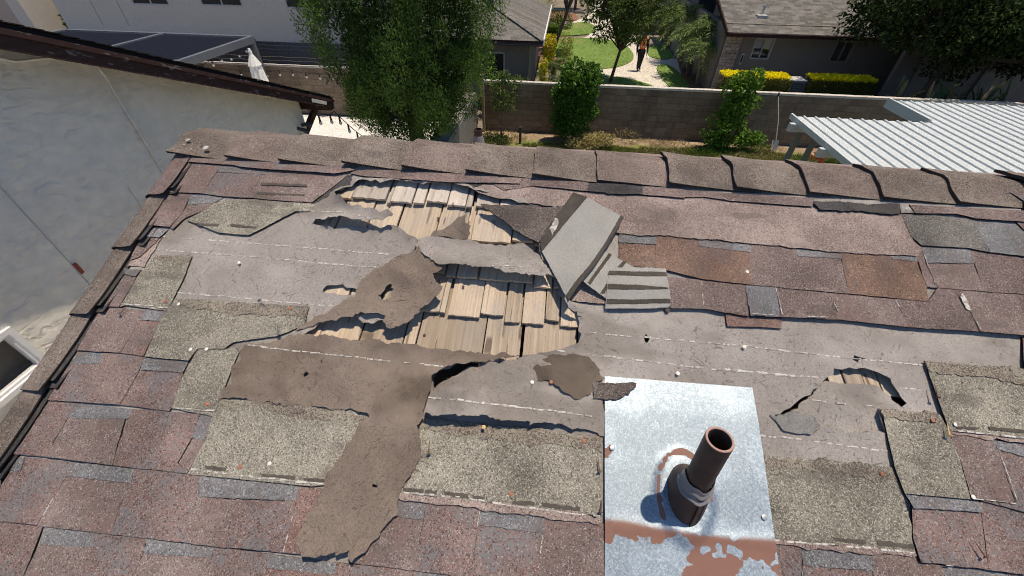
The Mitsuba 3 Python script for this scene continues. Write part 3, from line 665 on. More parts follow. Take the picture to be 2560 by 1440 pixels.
part(roof, 'sheathing', slab(-.95, 1.3, -.2, VR - .03, -.092, -.075), 'deck_dark')

# roofing felt over the wood, torn open
HOL = [nums(h) for h in FELT_HOLES]
HP = [sg.Polygon(h).buffer(0) for h in HOL]; HB = [h.boundary for h in HP]
for h in HB: shapely.prepare(h)
def base_w(u, v):
    w = .0013 * fb(u * 7, v * 9) + .0010 * fb(u * 31, v * 27, 2.0) + .0006 * fb(u * 70, v * 64, 4.0)
    for i, h in enumerate(HB):
        d = shapely.distance(h, shapely.points(u, v)); amp = (.017, .008, .008, .008, .003, .003)[i]
        w = w + amp * np.exp(-d / .016) * (.55 + .45 * fb(u * 26, v * 26, 1.0 + i))
    return w
felt = part(roof, 'felt', sheet(np.array([(-1.27, -3.35), (4.18, -3.35), (4.18, 1.02), (-1.27, 1.02)]), base_w, .0018, step=.014, grid=.035,
            jag=.0016, holes=HOL, seed=3, rings=(.009, .022)), 'felt', smooth=35, label='grey roofing felt with two big torn holes')
SW = {}
FLAPN = {'felt_strip': ('felt_strip', None), 'felt_flap': ('felt_flap', 'long brown felt flap hanging down over the shingles'), 'felt_fold': ('felt_flap', 'brown felt flap folded over the hole in the middle, with a small hole in it'),
         'felt_fold_lining': ('felt_scrap', None), 'felt_lip': ('felt_strip', 'grey felt strip bridging the upper and the lower hole'), 'felt_point': ('felt_flap', 'pointed brown felt flap in the upper hole'),
         'felt_tongue': ('felt_flap', 'grey felt tongue curling into the upper hole'), 'felt_curl': ('felt_scrap', None), 'felt_lower': ('felt_layer', 'lower felt layer seen in the hole right of the vent pipe'), 'felt_flake': ('felt_scrap', 'dark grey glossy felt flake beside the right hole')}
LOOSE = {}
def wsurf(ctrl, amp=.0012, seed=0.0, edge=None):
    rb = RBFInterpolator(ctrl[:, :2], ctrl[:, 2], kernel='linear'); lo, hi = ctrl[:, 2].min() - .004, ctrl[:, 2].max() + .004
    def f(u, v):
        u, v = np.asarray(u, float), np.asarray(v, float); w = np.clip(rb(np.stack([u, v], 1)), lo, hi) + 1.1 * amp * (1 - np.abs(fb(u * 9 + v * 5, v * 11 - u * 4, seed + 3))) ** 4 + amp * (.7 * fb(u * 13, v * 13, seed) + .5 * fb(u * 37, v * 37, seed + 2))
        if edge is not None: w = w + .0055 * np.exp(-shapely.distance(edge, shapely.points(u, v)) / .009) * np.clip(.3 + fb(u * 30, v * 30, seed + 5), 0, 1.2)   # frayed lips curl up
        return w
    return f
for i, (nm, mt, th, jag, b, c, hs) in enumerate(SHEETS):
    ft = mt.startswith('felt'); f = wsurf(nums(c), .0034 if ft else .0006, i * 1.3 if ft else 2.0, sg.Polygon(nums(b)).buffer(0).boundary if ft else None)
    SW[nm] = f; small = nm.endswith('_band')
    m = sheet(nums(b), f, th / 1000, step=.007, grid=.014 if mt.startswith('felt') else .011, jag=jag / 1000, holes=[nums(h) for h in hs], seed=20 + i)
    if nm in FLAPN:
        part(roof, FLAPN[nm][0], m, mt, smooth=40, label=FLAPN[nm][1])
    else: LOOSE.setdefault(nm, []).append((m, MATS.get(mt, mt)))

# granule-surfaced shingles
FC_OUT = [(.187, .275), (.562, .281), (.553, -.36), (.187, -.36)]
pn = 0
for line in PIECES.strip().split('\n'):
    mt, lo, hi, *pts = line.split(); b = nums(' '.join(pts)); lo, hi = (float(lo) * 1.3 + .5 if float(lo) < 12 and mt not in ('purple', 'strip', 'olive') else float(lo)) / 1000, float(hi) / 1000; pn += 1
    v0, v1 = b[:, 1].min(), b[:, 1].max(); r = np.random.default_rng(900 + pn); ph = r.uniform(0, 6); dz = r.uniform(0, .0012)
    if mt == 'strip':
        f = lambda u, v, lo=lo, dz=dz: np.full(np.shape(u), lo + .0008 + dz * .3); th, jag, step, grid = .002, .0008, .006, .03
    else:
        f = lambda u, v, lo=lo, hi=hi, v0=v0, v1=v1, ph=ph, dz=dz: lo + (hi - lo) * (v - v0) / max(v1 - v0, .03) + dz + .0006 * fb(u * 24, v * 24, ph)
        th, jag, step, grid = .0042, (.0004 if mt != 'asphalt' else .0016), .012, .03
        if mt == 'slate': jag, step = .0008, .007
        if mt in ('plumdk', 'tan'): jag = .0013
        if mt == 'purple': jag, step = .0018, .007
    name = 'sealant_strip' if mt == 'strip' else 'shingle'
    part(roof, name, sheet(b, f, th, step=step, grid=grid, jag=jag, seed=2000 + pn), MATS[mt])

# the rest of the front slope, beyond what the damage reaches: plain courses of tabs
inview = sg.Polygon(nums('-1307,-93 -1372,952 1497,963 1067,-66 -1154,-304')).buffer(-.01)
known = [sg.Polygon(nums(' '.join(l.split()[3:]))).buffer(0) for l in PIECES.strip().split('\n')]
clear = shapely.unary_union([inview, *known, sg.Polygon(FC_OUT), sg.box(-2, .80, 1.30, 1.3), sg.box(-2, .985, 5, 1.3)]).buffer(.001); r = np.random.default_rng(5151); outer = {}
for j in range(31):
    vb = .916 - .1405 * j; u = -1.28 + r.uniform(-.2, 0)
    while u < 4.18:
        wd = r.uniform(.16, .34); tab = sg.box(max(u, -1.28), vb, min(u + wd, 4.18), vb + .155); mt = ('red', 'mauve', 'red', 'rust2', 'plum')[r.integers(5)]; lift = r.uniform(0, .003)
        rest_ = tab.difference(clear); u += wd
        for pg in (rest_.geoms if rest_.geom_type == 'MultiPolygon' else [rest_]):
            if pg.is_empty or pg.geom_type != 'Polygon' or pg.area < .0006: continue
            b = np.array(pg.exterior.coords)[:-1]
            outer.setdefault(mt, []).append(sheet(b, lambda x, y, vb=vb, lift=lift: .009 + lift - .045 * (y - vb), .0042, step=.08, grid=.2))
for mt, ms in outer.items():
    k = part(roof, 'outer_shingles', cat(ms), MATS[mt]); labels[k] = {'kind': 'stuff'}

# white chalk-like lines across felt and shingles: the marked lay lines, thin broken strips
for ci, line in enumerate(CHALK.strip().split('\n')):
    nm, *pts = line.split(); c = nums(' '.join(pts)); r = np.random.default_rng(70 + ci)
    L = np.r_[0, np.cumsum(np.linalg.norm(np.diff(c, axis=0), axis=1))]; ms = []; t = 0.0
    if nm[0] == 'e': nm, w0_, w1_ = nm.split(':'); c0, c1 = c[0], c[-1] - c[0]; f = lambda u, v, a=float(w0_) / 1000, b=float(w1_) / 1000, c0=c0, c1=c1: a + (b - a) * np.clip(((u - c0[0]) * c1[0] + (v - c0[1]) * c1[1]) / (c1 @ c1), 0, 1)
    else: f = SW.get(nm) or (base_w if nm == 'felt' else (lambda u, v, z=(.0068 if nm == 'o' else .0135): np.full(np.shape(u), z)))
    while t < L[-1]:
        d = r.uniform(.010, .024); p = [np.array([np.interp(x, L, c[:, k]) for k in (0, 1)]) for x in (t, min(t + d, L[-1]))]
        t += d + r.uniform(.0, .006 if nm not in 'oh' else .003)
        if np.linalg.norm(p[1] - p[0]) < .004 or (nm in 'oh' and r.uniform() < .06) or (nm == 'e' and r.uniform() < .35) or r.uniform() < .10: continue
        hw = r.uniform(.0011, .0024) * (.5 if nm == 'e' else 1); off = r.normal(0, .0008 if nm != 'e' else .0004)
        nn = np.array([-(p[1] - p[0])[1], (p[1] - p[0])[0]]) / np.linalg.norm(p[1] - p[0])
        q4 = np.array([p[0] + nn * (off - hw), p[1] + nn * (off - hw * .8), p[1] + nn * (off + hw), p[0] + nn * (off + hw * .9)])
        w = f(q4[:, 0], q4[:, 1]) + (.0014 if nm != 'e' else .0022)
        V = np.vstack([R(q4[:, 0], q4[:, 1], w), R(q4[:, 0], q4[:, 1], w - .0016)])
        ms.append(trimesh.Trimesh(V, [(0, 1, 2), (0, 2, 3), (0, 4, 5), (0, 5, 1), (1, 5, 6), (1, 6, 2), (2, 6, 7), (2, 7, 3), (3, 7, 4), (3, 4, 0)], process=False))
    k = part(roof, 'worn_edge' if nm == 'e' else 'chalk_line', cat(ms), 'chalk'); labels[k] = {'kind': 'stuff'}

# ridge caps: folded shingles, the left end of each riding on the one before
def cap_profile(n=9):
    hw = .108
    V = []
    for t in np.linspace(-1, 1, 17):
        d = t * hw; s = abs(d); w = 0.0
        yy = d * CP; z = -(math.sqrt(d * d + .008 ** 2) - .008) * (SP if d < 0 else .17 + 1.1 * max(0, d - .07))
        V.append((yy, z))
    return np.array(V)
PROF = cap_profile()
def ridge_cap(u0, L, seed, lift):
    r = np.random.default_rng(seed); nu = 9; t = np.linspace(0, 1, nu); top, bot = [], []
    cr = RIDGE + np.array([0, 0, -.003])
    for i, tt in enumerate(t):
        up = lift * (1 - tt) ** 1.25 + .001
        for j, (y, z) in enumerate(PROF):
            s = abs(j - 8) / 8; front = j < 8
            e = up + ((.015 if u0 < .05 else .006) * (1 - tt) ** 2.0 * s ** 3 if front else .004 * (1 - tt) * s ** 3) + .0015 * fb(tt * 3 + seed, s * 3, seed)
            hump = .006 * math.exp(-((tt - .22) / .2) ** 2) * (1 - s) ** 2
            uu = u0 + L * tt + .003 * fb(y * 30, seed, 1.0) * (1 - tt)
            nz = np.array([0, -SP * .7 if front else .15, CP]); nz /= np.linalg.norm(nz)
            P = cr + np.array([uu, y, z]) + nz * (e + hump); P[0] = uu
            top.append(P); bot.append(P - nz * (.0105 if tt < .05 else .0065))
    n = len(top); m = 17; F = []
    for i in range(nu - 1):
        for j in range(m - 1):
            a, b, c, d = i * m + j, (i + 1) * m + j, (i + 1) * m + j + 1, i * m + j + 1
            F += [(a, b, c), (a, c, d), (a + n, c + n, b + n), (a + n, d + n, c + n)]
    for i in range(nu - 1):
        for j in (0, m - 1):
            a, b = i * m + j, (i + 1) * m + j; F += [(a, a + n, b + n), (a, b + n, b)]
    for j in range(m - 1):
        for i in (0, nu - 1):
            a, b = i * m + j, i * m + j + 1; F += [(a, b, b + n), (a, b + n, a + n)]
    mm = trimesh.Trimesh(np.vstack([top, bot]), F, process=False); mm.fix_normals(); return mm
CAPU = [-1.36, -1.150, -.940, -.716, -.500, -.282, -.060, .168, .390, .610, .832, 1.053, 1.290] + [1.515 + .222 * i for i in range(12)]
for i, u in enumerate(CAPU):
    part(roof, 'ridge_cap_shingle', ridge_cap(u + (0, .006, -.008, .004, -.004)[i % 5], .30, 31 + i, (.013, .0105, .0155, .012, .0175)[i * 3 % 5]), ('gran_cap', 'gran_cap_red', 'gran_cap')[i * 7 % 3], smooth=50,
         label='leftmost ridge cap, spotted with white dabs' if i == 0 else None)
# rake caps bent over the left edge, their lower ends curled
RK = [(.975, .748), (.775, .540), (.565, .311), (.338, .090), (.115, -.130)] + [(-.105 - .222 * i, -.35 - .222 * i) for i in range(13)]
def rake_cap(v1, v0, seed, inner):
    r = np.random.default_rng(seed); a = np.array([0, .02, .04, .058, .07, .08, .088, .094, .10, .12, .16]); nv = 14; t = np.linspace(0, 1, nv); top, bot = [], []
    for tt in t:                                               # 0 = upper end, 1 = lower end
        v = v1 + (v0 - v1) * tt
        for s in a:
            u = inner - s if s < .085 else inner - .085 - .004 * (1 - math.exp(-(s - .085) / .01))
            w = .004 + .010 * tt ** 1.5 - (0 if s < .058 else ((s - .058) * .5 if s < .085 else .0135 + (s - .085) * .97))
            w += .011 * tt ** 3 * math.exp(-s / .03) + .004 * math.exp(-s / .012) + .0012 * fb(v * 16, s * 40, seed)
            du = .010 * tt ** 2 * math.exp(-s / .02)
            P = R(u + du * .5, v + .012 * (s / .16) * 0 , w); top.append(P); bot.append(R(u + du * .5 + (.0035 if s > .085 else 0), v, w - (.0045 if s < .085 else 0)))
    n, m = len(top), len(a); F = []
    for i in range(nv - 1):
        for j in range(m - 1):
            p, q_, c, d = i * m + j, (i + 1) * m + j, (i + 1) * m + j + 1, i * m + j + 1
            F += [(p, q_, c), (p, c, d), (p + n, c + n, q_ + n), (p + n, d + n, c + n)]
        for j in (0, m - 1):
            p, q_ = i * m + j, (i + 1) * m + j; F += [(p, p + n, q_ + n), (p, q_ + n, q_)]
    for j in range(m - 1):
        for i in (0, nv - 1):
            p, q_ = i * m + j, i * m + j + 1; F += [(p, q_, q_ + n), (p, q_ + n, p + n)]
    mm = trimesh.Trimesh(np.vstack([top, bot]), F, process=False); mm.fix_normals(); return mm
for i, (v1, v0) in enumerate(RK):
    part(roof, 'rake_cap_shingle', rake_cap(v1, v0, 61 + i, -1.283 - .004 * min(i, 4)), 'gran_red' if i == 0 else 'gran_cap', smooth=50)
    e = rake_cap(v1 + .0, v0 + .03, 161 + i, -1.268 - .004 * min(i, 4)); e.apply_translation(-.007 * NR)
    part(roof, 'rake_cap_layer', e, 'gran_asphalt', smooth=50)
    e = rake_cap(v1 - .01, v0 + .012, 261 + i, -1.2545 - .004 * min(i, 4)); e.apply_translation(-.0125 * NR); part(roof, 'rake_cap_layer', e, 'gran_asphalt', smooth=50)

# rear slope: shingle courses in one sheet each
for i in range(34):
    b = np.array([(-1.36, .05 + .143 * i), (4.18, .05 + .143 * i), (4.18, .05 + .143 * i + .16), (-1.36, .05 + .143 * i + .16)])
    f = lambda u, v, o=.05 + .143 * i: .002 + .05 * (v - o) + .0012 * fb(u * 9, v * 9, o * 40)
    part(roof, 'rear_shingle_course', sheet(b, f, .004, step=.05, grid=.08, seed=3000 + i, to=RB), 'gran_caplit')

# nails driven into the roof
def nail(p, d, L, rh=.0049, rs=.0016):
    p, d = np.array(p, float), np.array(d, float); d = d / np.linalg.norm(d)
    return cat(tube([p - d * .0008, p, p + d * .0006], [rh * .96, rh, rh * .8], 14), tube([p - d * L, p - d * .0006], [rs * .4, rs], 6))
def surf_w(u, v):
    return .0075
for line in NAILS.strip().split('\n'):
    kind, *pts = line.split()
    if kind == 'bolt': continue
    for i, (u, v) in enumerate(nums(' '.join(pts))):
        st = kind == 'stand'; r = np.random.default_rng(int(abs(u) * 9e3 + abs(v) * 7e3)); w = {'white': .009, 'rust': .0085, 'stand': .022}[kind]
        if u > .9 and kind != 'stand' and v < .32: w = .0155
        mt = {'white': 'nail_white', 'rust': 'nail_rust', 'stand': ('nail_white', 'nail_rust', 'nail_yellow', 'nail_rust')[i % 4]}[kind]
        part(roof, 'nail', nail(R(u, v, w), NR + r.normal(0, .12, 3), .028), mt, smooth=40)
for u, v in ((-0.614, 0.866), (-0.569, 0.841), (-0.523, 0.791), (-0.350, 0.751), (-0.229, 0.511), (-0.302, 0.522), (-0.315, 0.349), (-0.122, 0.444), (-0.017, 0.435)): part(roof, 'nail', nail(R(u, v, -.012), NR, .02, .004), 'nail_old')
[part(roof, 'bird_dropping', sheet(np.array([(u + a * math.cos(t), v + b * math.sin(t)) for t in np.linspace(0, 6.28, 10)[:-1]]), lambda x, y, w=w: np.full(np.shape(x), w), .001, step=.004, grid=.004, jag=.001, seed=5), 'chalk')
     for u, v, a, b, w in ((1.172, .575, .007, .026, .0135), (-1.3125, 0.9939, 0.009, 0.006, .0235), (-1.3166, 0.9696, 0.004, 0.003, .0235), (-1.2277, 0.9611, 0.011, 0.008, .0235), (-1.2799, 0.9508, 0.003, 0.002, .0235))]

# loose things lying on the roof
k = thing('loose_shingle', 'large grey upturned shingle with dark edge bands, propped beside the torn hole', 'shingle')
for j, (m, mt) in enumerate(LOOSE['loose_a'] + LOOSE['loose_a_band']): part(k, 'slab' if j == 0 else 'dark_band', m, mt, smooth=40)
part(k, 'scraped_patch', LOOSE['loose_a_scrape'][0][0], 'chalk')
k = thing('loose_shingle', 'striped upturned shingle half under the large grey shingle', 'shingle')
for j, (m, mt) in enumerate(LOOSE['loose_b'] + LOOSE['loose_b_band']): part(k, 'slab' if j == 0 else 'dark_band', m, mt, smooth=40)
k = thing('loose_shingle', 'bowed rectangular upturned shingle with three dark stripes', 'shingle')
for j, (m, mt) in enumerate(LOOSE['loose_c'] + LOOSE['loose_c_band']): part(k, 'slab' if j == 0 else 'dark_band', m, mt, smooth=40)
whole('loose_shingle', LOOSE['loose_d'][0][0], 'gran_tan', 'small brown shingle piece lying under the striped upturned shingle', 'shingle')
whole('felt_scrap', LOOSE['felt_patch'][0][0], 'felt_dark', 'dark brown felt scrap lying at the upper left corner of the metal flashing', 'felt scrap', smooth=40)
whole('shingle_scrap', LOOSE['chip'][0][0], 'gran_plumdk', 'dark shingle scrap lying across the top edge of the metal flashing', 'shingle scrap')
whole('shingle_scrap', LOOSE['chip2'][0][0], 'gran_plumdk', 'tiny dark shingle crumb at the corner of the bowed striped shingle', 'shingle scrap')
LN = ['bare steel nail lying on the purple band left of the torn hole', 'rusty nail lying on the shingles near the left rake edge', 'upper rusty nail lying along the shingle edge at the right end of the felt',
      'pale nail lying along the shingle edge below the right edge of the felt', 'thin rusty nail lying on the olive shingle right of the long felt flap', 'upper of the two rusty nails lying left of the metal flashing',
      'lower of the two rusty nails lying left of the metal flashing', 'brown nail lying on the red shingles in the lower right corner', 'pale steel nail sticking up by the torn edge left of the lower hole']
for i, line in enumerate(LYING.strip().split('\n')):
    a, b = nums(line); w = .013 if i not in (2, 3, 7) else .021
    A, B = R(a[0], a[1], w + .002), R(b[0], b[1], w)
    if i == 8: B = R(b[0], b[1], w + .02)
    d = (A - B) / np.linalg.norm(A - B)
    kk = thing('loose_nail', LN[i], 'nail')
    mt = ('nail_steel', 'nail_dark', 'nail_dark', 'nail_yellow', 'nail_dark', 'nail_dark', 'nail_dark', 'nail_dark', 'nail_steel')[i]
    part(kk, 'shank', tube([B, A - d * .001], [.0006, .0019], 7), mt, smooth=40)
    part(kk, 'head', tube([A - d * .001, A + d * .0008], [.0052, .0050], 12), mt, smooth=40)

# the vent pipe with its metal flashing
vent = thing('vent_pipe', 'rusty brown vent pipe standing on a square galvanized metal flashing', 'vent pipe')
PB = np.array((0.3624, -0.0123)); PTOP = np.array((0.3513, 0.4035, 4.9055))                                          # where the pipe meets the roof (u, v)
FC = np.array([(.187, .275), (.562, .281), (.553, -.36), (.187, -.36)])
def flash_w(u, v):
    d = np.hypot((u - OC[0]) / .95, (v - OC[1]) / 1.4); hump = .010 * np.exp(-(np.maximum(d - .058, 0) / .010) ** 2)
    return .0105 + .0016 * fb(u * 7, v * 6, 3.0) + hump - .004 * np.clip((v - .2) / .08, 0, 1) + .0035 * np.exp(-np.abs(v + .062) / .010)
part(vent, 'flashing', sheet(FC, flash_w, .0012, step=.02, grid=.009, seed=9), 'galvanized', smooth=30)
P0 = R(PB[0], PB[1], .010); H = float(PTOP[2] - P0[2])
def ax(z): return P0[:2] + (PTOP[:2] - P0[:2]) * (z - P0[2]) / H
def ring_tube(zs, rs, c, n=40, tilt=None):
    V, F = [], []
    for z, r_, cc in zip(zs, rs, c):
        g = np.arange(n) * 2 * np.pi / n; V.append(np.stack([cc[0] + r_ * np.cos(g), cc[1] + r_ * np.sin(g), np.full(n, z)], 1))
    for i in range(len(zs) - 1):
        for j in range(n):
            k2 = (j + 1) % n; F += [(i * n + j, i * n + k2, (i + 1) * n + k2), (i * n + j, (i + 1) * n + k2, (i + 1) * n + j)]
    return trimesh.Trimesh(np.vstack(V), F, process=False)
# the boot: an oval foot on the flashing drawn in to a collar round the pipe
def boot(an, t, off=0.0):
    B = R(OC[0] + (.039 + off) * np.cos(an), OC[1] + (.064 + off) * np.sin(an), np.full(np.shape(an), .008)); zc_ = P0[2] + .118; c = ax(zc_)
    Tp = np.stack([c[0] + (.0295 + off) * np.cos(an), c[1] + (.0295 + off) * np.sin(an), np.full(np.shape(an), zc_)], -1)
    s = t ** 1.35; h_ = t ** .92; W = B * (1 - s) + Tp * s; W[..., 2] = B[..., 2] * (1 - h_) + Tp[..., 2] * h_; return W
ga = np.arange(44) * 2 * np.pi / 44; V = np.vstack([boot(ga, t) for t in np.linspace(0, 1, 12)])
F = [f_ for i in range(11) for j in range(44) for f_ in ((i * 44 + j, i * 44 + (j + 1) % 44, (i + 1) * 44 + (j + 1) % 44), (i * 44 + j, (i + 1) * 44 + (j + 1) % 44, (i + 1) * 44 + j))]
part(vent, 'sleeve', trimesh.Trimesh(V, F, process=False), 'pipe_paint', smooth=40)
for a0 in (-1.36, -1.02):
    L_ = np.array([boot(np.array([a0 + d_]), t, o_)[0] for t in np.linspace(0, .8, 8) for d_, o_ in ((-.13, .001), (-.13, .005), (.13, .005), (.13, .001))])
    F = [f_ for i in range(7) for j in range(3) for f_ in ((i * 4 + j, i * 4 + j + 1, i * 4 + j + 5), (i * 4 + j, i * 4 + j + 5, i * 4 + j + 4))] + [(28, 29, 30), (28, 30, 31)]
    part(vent, 'lock_seam', trimesh.Trimesh(L_, F, process=False), 'pipe_paint')
zs, rs = [], []
for i in range(17):
    zs.append(P0[2] + .098 + i * .0027); rs.append(.0290 + .004 * math.sin(i * .95) * (1 - i / 17) + .005 * (1 - i / 16))
mm_ = ring_tube(zs, rs, [ax(z_) for z_ in zs]); g = mm_.vertices; ang = np.arctan2(g[:, 1] - P0[1], g[:, 0] - P0[0])
g[:, 2] += .006 * np.sin(ang * 2 + 1) + .003 * np.sin(ang * 5); mm_.vertices = g
part(vent, 'sealant_ring', mm_, 'sealant', smooth=60)
zt = P0[2] + H
part(vent, 'pipe', cat(ring_tube([P0[2] - .02, zt - .003, zt], [.0258, .0258, .0252], [ax(P0[2] - .02), ax(zt), ax(zt)])), 'pipe_paint', smooth=40)
part(vent, 'pipe_bore', ring_tube([zt - .001, P0[2]], [.0210, .0210], [ax(zt), ax(P0[2])]), 'pipe_inside', smooth=40)
part(vent, 'pipe_rim', ring_tube([zt - .001, zt + .0004, zt + .0004, zt - .001], [.0256, .0250, .0214, .0208], [ax(zt)] * 4), 'pipe_rim')
for line in NAILS.strip().split('\n'):
    if line.startswith('bolt'):
        for u, v in nums(' '.join(line.split()[1:])): part(vent, 'nail', nail(R(u, v, .0135), NR, .02, .006), 'nail_zinc', smooth=40)
v2 = thing('vent_pipe', 'small brown vent pipe on the rear slope, sticking up beyond the ridge', 'vent pipe')
B2 = np.array((-.873, 4.7, 3.63))
part(v2, 'pipe', ring_tube([B2[2] - .1, B2[2] + .21, B2[2] + .21, B2[2]], [.05, .05, .042, .042], [B2[:2]] * 4, 20), 'pipe_paint', smooth=40)
part(v2, 'collar', ring_tube([B2[2] - .06, B2[2] + .08, B2[2] + .14], [.09, .066, .052], [B2[:2]] * 3, 20), 'sealant', smooth=40)
# ================================================================ GROUND
gx, gy = np.meshgrid(np.r_[-300, -60, np.linspace(-30, 40, 71), 70, 300], np.r_[-300, -40, np.linspace(-4, 60, 65), 90, 320])
gz = -.02 + 0 * gx
nx_, ny_ = gx.shape[1], gx.shape[0]; ii = np.arange(nx_ - 1)[None] + nx_ * np.arange(ny_ - 1)[:, None]; ii = ii.ravel()
setting('ground', trimesh.Trimesh(np.stack([gx.ravel(), gy.ravel(), gz.ravel()], 1), np.vstack([np.stack([ii, ii + 1, ii + nx_ + 1], 1), np.stack([ii, ii + nx_ + 1, ii + nx_], 1)]), process=False), 'bare_ground')
def flat(pts, z, h=.05, smoothn=2):
    p = np.array(pts, float)
    for _ in range(smoothn): p = np.stack([.75 * p + .25 * np.roll(p, -1, 0), .25 * p + .75 * np.roll(p, -1, 0)], 1).reshape(-1, 2)
    m = trimesh.creation.extrude_polygon(sg.Polygon(p).buffer(0), h); m.apply_translation((0, 0, z - h)); return m
# back yard of our house: bare earth, straw and grass
g2x, g2y = np.meshgrid(np.linspace(-2.6, 16, 94), np.linspace(5.2, 14.85, 60)); z2 = .012 + .035 * fb(g2x * 1.5, g2y * 1.7) ** 2 + .02 * fb(g2x * 5, g2y * 6, 2)
n2, m2 = g2x.shape[1], g2x.shape[0]; ii = (np.arange(n2 - 1)[None] + n2 * np.arange(m2 - 1)[:, None]).ravel()
setting('yard_soil', trimesh.Trimesh(np.stack([g2x.ravel(), g2y.ravel(), z2.ravel()], 1), np.vstack([np.stack([ii, ii + 1, ii + n2 + 1], 1), np.stack([ii, ii + n2 + 1, ii + n2], 1)]), process=False), 'soil', smooth=True)
setting('patio', cat(box(-18, -3.35, 6.2, 14.85, .0, .27)), 'patio_white')
setting('side_yard', box(-4.75, -1.1, -8, 6.19, -.01, .02), 'concrete')
setting('path', flat([(-6, 31.8), (-.6, 32.2), (2, 32.6), (2.2, 36), (.4, 39), (2.5, 42), (3.4, 54), (7, 54), (6.0, 42), (5.2, 36), (6, 30), (6.6, 27.2), (9.5, 26.6), (9.5, 25.4), (6.6, 25.6), (6.2, 21.5), (5.0, 18), (3.6, 18), (1.0, 23), (0, 25.2), (-4, 27), (-6, 29)], .02, .05, 3), 'concrete')
LAWNS = [[(-.2, 32.1), (1.4, 32.6), (2.9, 32.7), (4.0, 31.6), (4.5, 29.9), (4.5, 27.6), (4.1, 26.1), (3.3, 24.9), (2.4, 24.4), (1.6, 24.5), (.6, 25.3), (-.4, 27), (-.6, 30)],
         [(1.0, 38.9), (2.4, 39.1), (2.8, 35.6), (1.7, 33.6), (-.8, 32.9), (-1.6, 34.1), (0, 36)],
         [(5.3, 28.0), (5.6, 27.4), (6.0, 27.1), (6.6, 27.4), (7, 29.0), (6.8, 31.5), (5.8, 31)],
         [(5.35, 25.3), (5.8, 26.0), (6.3, 25.8), (6.5, 23.4), (6.4, 20.6), (5.5, 20.6), (5.3, 23.3)],
         [(1.6, 23.1), (3.4, 22.9), (4.2, 22.2), (4.9, 21.2), (4.9, 17), (-1, 17), (0, 22)]]
for l in LAWNS: setting('lawn', flat(l, .055, .06, 3), 'lawn')
for l in ([(6.4, 20.8), (7.9, 20.8), (8.2, 24), (8, 27), (6.9, 27), (6.6, 25), (6.45, 23)], [(-2.2, 24.5), (.7, 25), (-.3, 27), (-.5, 31), (-2.5, 31)], [(6.9, 28), (8.5, 28), (8.6, 33), (7.2, 33)], [(.2, 39.6), (1.6, 39.6), (.9, 45), (-1.5, 45), (-2, 40)]):
    setting('planting_bed', flat(l, .07, .06, 2), 'mulch')

# ================================================================ WALLS AND FENCES
YW = 14.9
w1 = thing('block_wall', 'long tan concrete block wall with a pale cap at the back of the yard', 'wall')
part(w1, 'mortar_core', box(-2.55, 20, YW + .012, YW + .14, -.05, 1.62), 'mortar')
def block_mesh(w, d, h, r):
    m = trimesh.creation.box((w, d, h)); c = .008
    v = m.vertices; m.vertices = v; return m
cols, rows = 36, 8; rest = []; KB = {}
for j in range(rows):
    z0 = .012 + j * .2025
    for i in range(-1, 56):
        x0 = -2.55 + (i + .5 * (j % 2)) * .40; x1 = x0 + .392; x0 = max(x0, -2.55)
        if x1 - x0 < .05 or x0 > 19.8: continue
        r = np.random.default_rng(j * 100 + i + 7); pr = r.uniform(0, .004)
        m = box(x0, x1, YW - pr, YW + .15 + pr, z0, z0 + .194)
        if i < cols: part(w1, 'block', m, 'block')
        else: rest.append(m)
k = part(w1, 'far_blocks', cat(rest), 'block'); labels[k] = {'kind': 'stuff'}
for i in range(38):
    x0 = -2.6 + i * .6; r = np.random.default_rng(i); part(w1, 'cap_block', box(x0, x0 + .594, YW - .012 - r.uniform(0, .006), YW + .165, 1.635, 1.70 + r.uniform(0, .004)), 'cap_block')
w2 = thing('block_wall', 'tan block wall under the dark slat fence behind the white patio', 'wall')
part(w2, 'mortar_core', box(-18, -2.95, YW + .012, YW + .14, .1, 1.84), 'mortar')
for j in range(8):
    z0 = .285 + j * .2025
    for i in range(37):
        x0 = -18 + (i + .5 * (j % 2)) * .40
        if x0 + .39 > -2.95: continue
        r = np.random.default_rng(j * 90 + i); pr = r.uniform(0, .003)
        if x0 > -13.5: part(w2, 'block', box(x0, x0 + .392, YW - pr, YW + .15 + pr, z0, z0 + .195), 'block')
for i in range(25):
    x0 = -18 + i * .6; part(w2, 'cap_block', box(x0, x0 + .594, YW - .01, YW + .16, 1.865, 1.905), 'cap_block')
fe = thing('slat_fence', 'dark horizontal slat fence on top of the tan block wall', 'fence')
for j in range(6):
    part(fe, 'slat', box(-18, -3.2, YW + .04, YW + .065, 1.93 + j * .116, 1.93 + j * .116 + .106), 'fence_slat')
for i in range(7): part(fe, 'post', box(-17.5 + i * 2.33, -17.43 + i * 2.33, YW + .066, YW + .12, 1.9, 2.68), 'fence_slat')
w3 = thing('side_wall', 'grey block wall running towards the house between the two yards', 'wall')
part(w3, 'core', box(-3.28, -2.80, 8.0, YW - .02, -.05, 1.28), 'mortar')
part(w3, 'face', box(-3.30, -2.78, 7.9, YW - .03, -.05, 1.30), 'block_grey')
for j in range(6):
    for i in range(17): part(w3, 'block', box(-2.779, -2.768, 8.02 + i * .4 + .2 * (j % 2), 8.41 + i * .4 + .2 * (j % 2), .02 + j * .2, .212 + j * .2), 'block_grey')
whole('wood_post', cat(box(-2.56, -2.47, 14.66, 14.75, 0, 1.92), box(-2.575, -2.455, 14.645, 14.765, 1.92, 1.94)), 'wood_post', 'weathered wooden post at the left end of the long block wall', 'post')

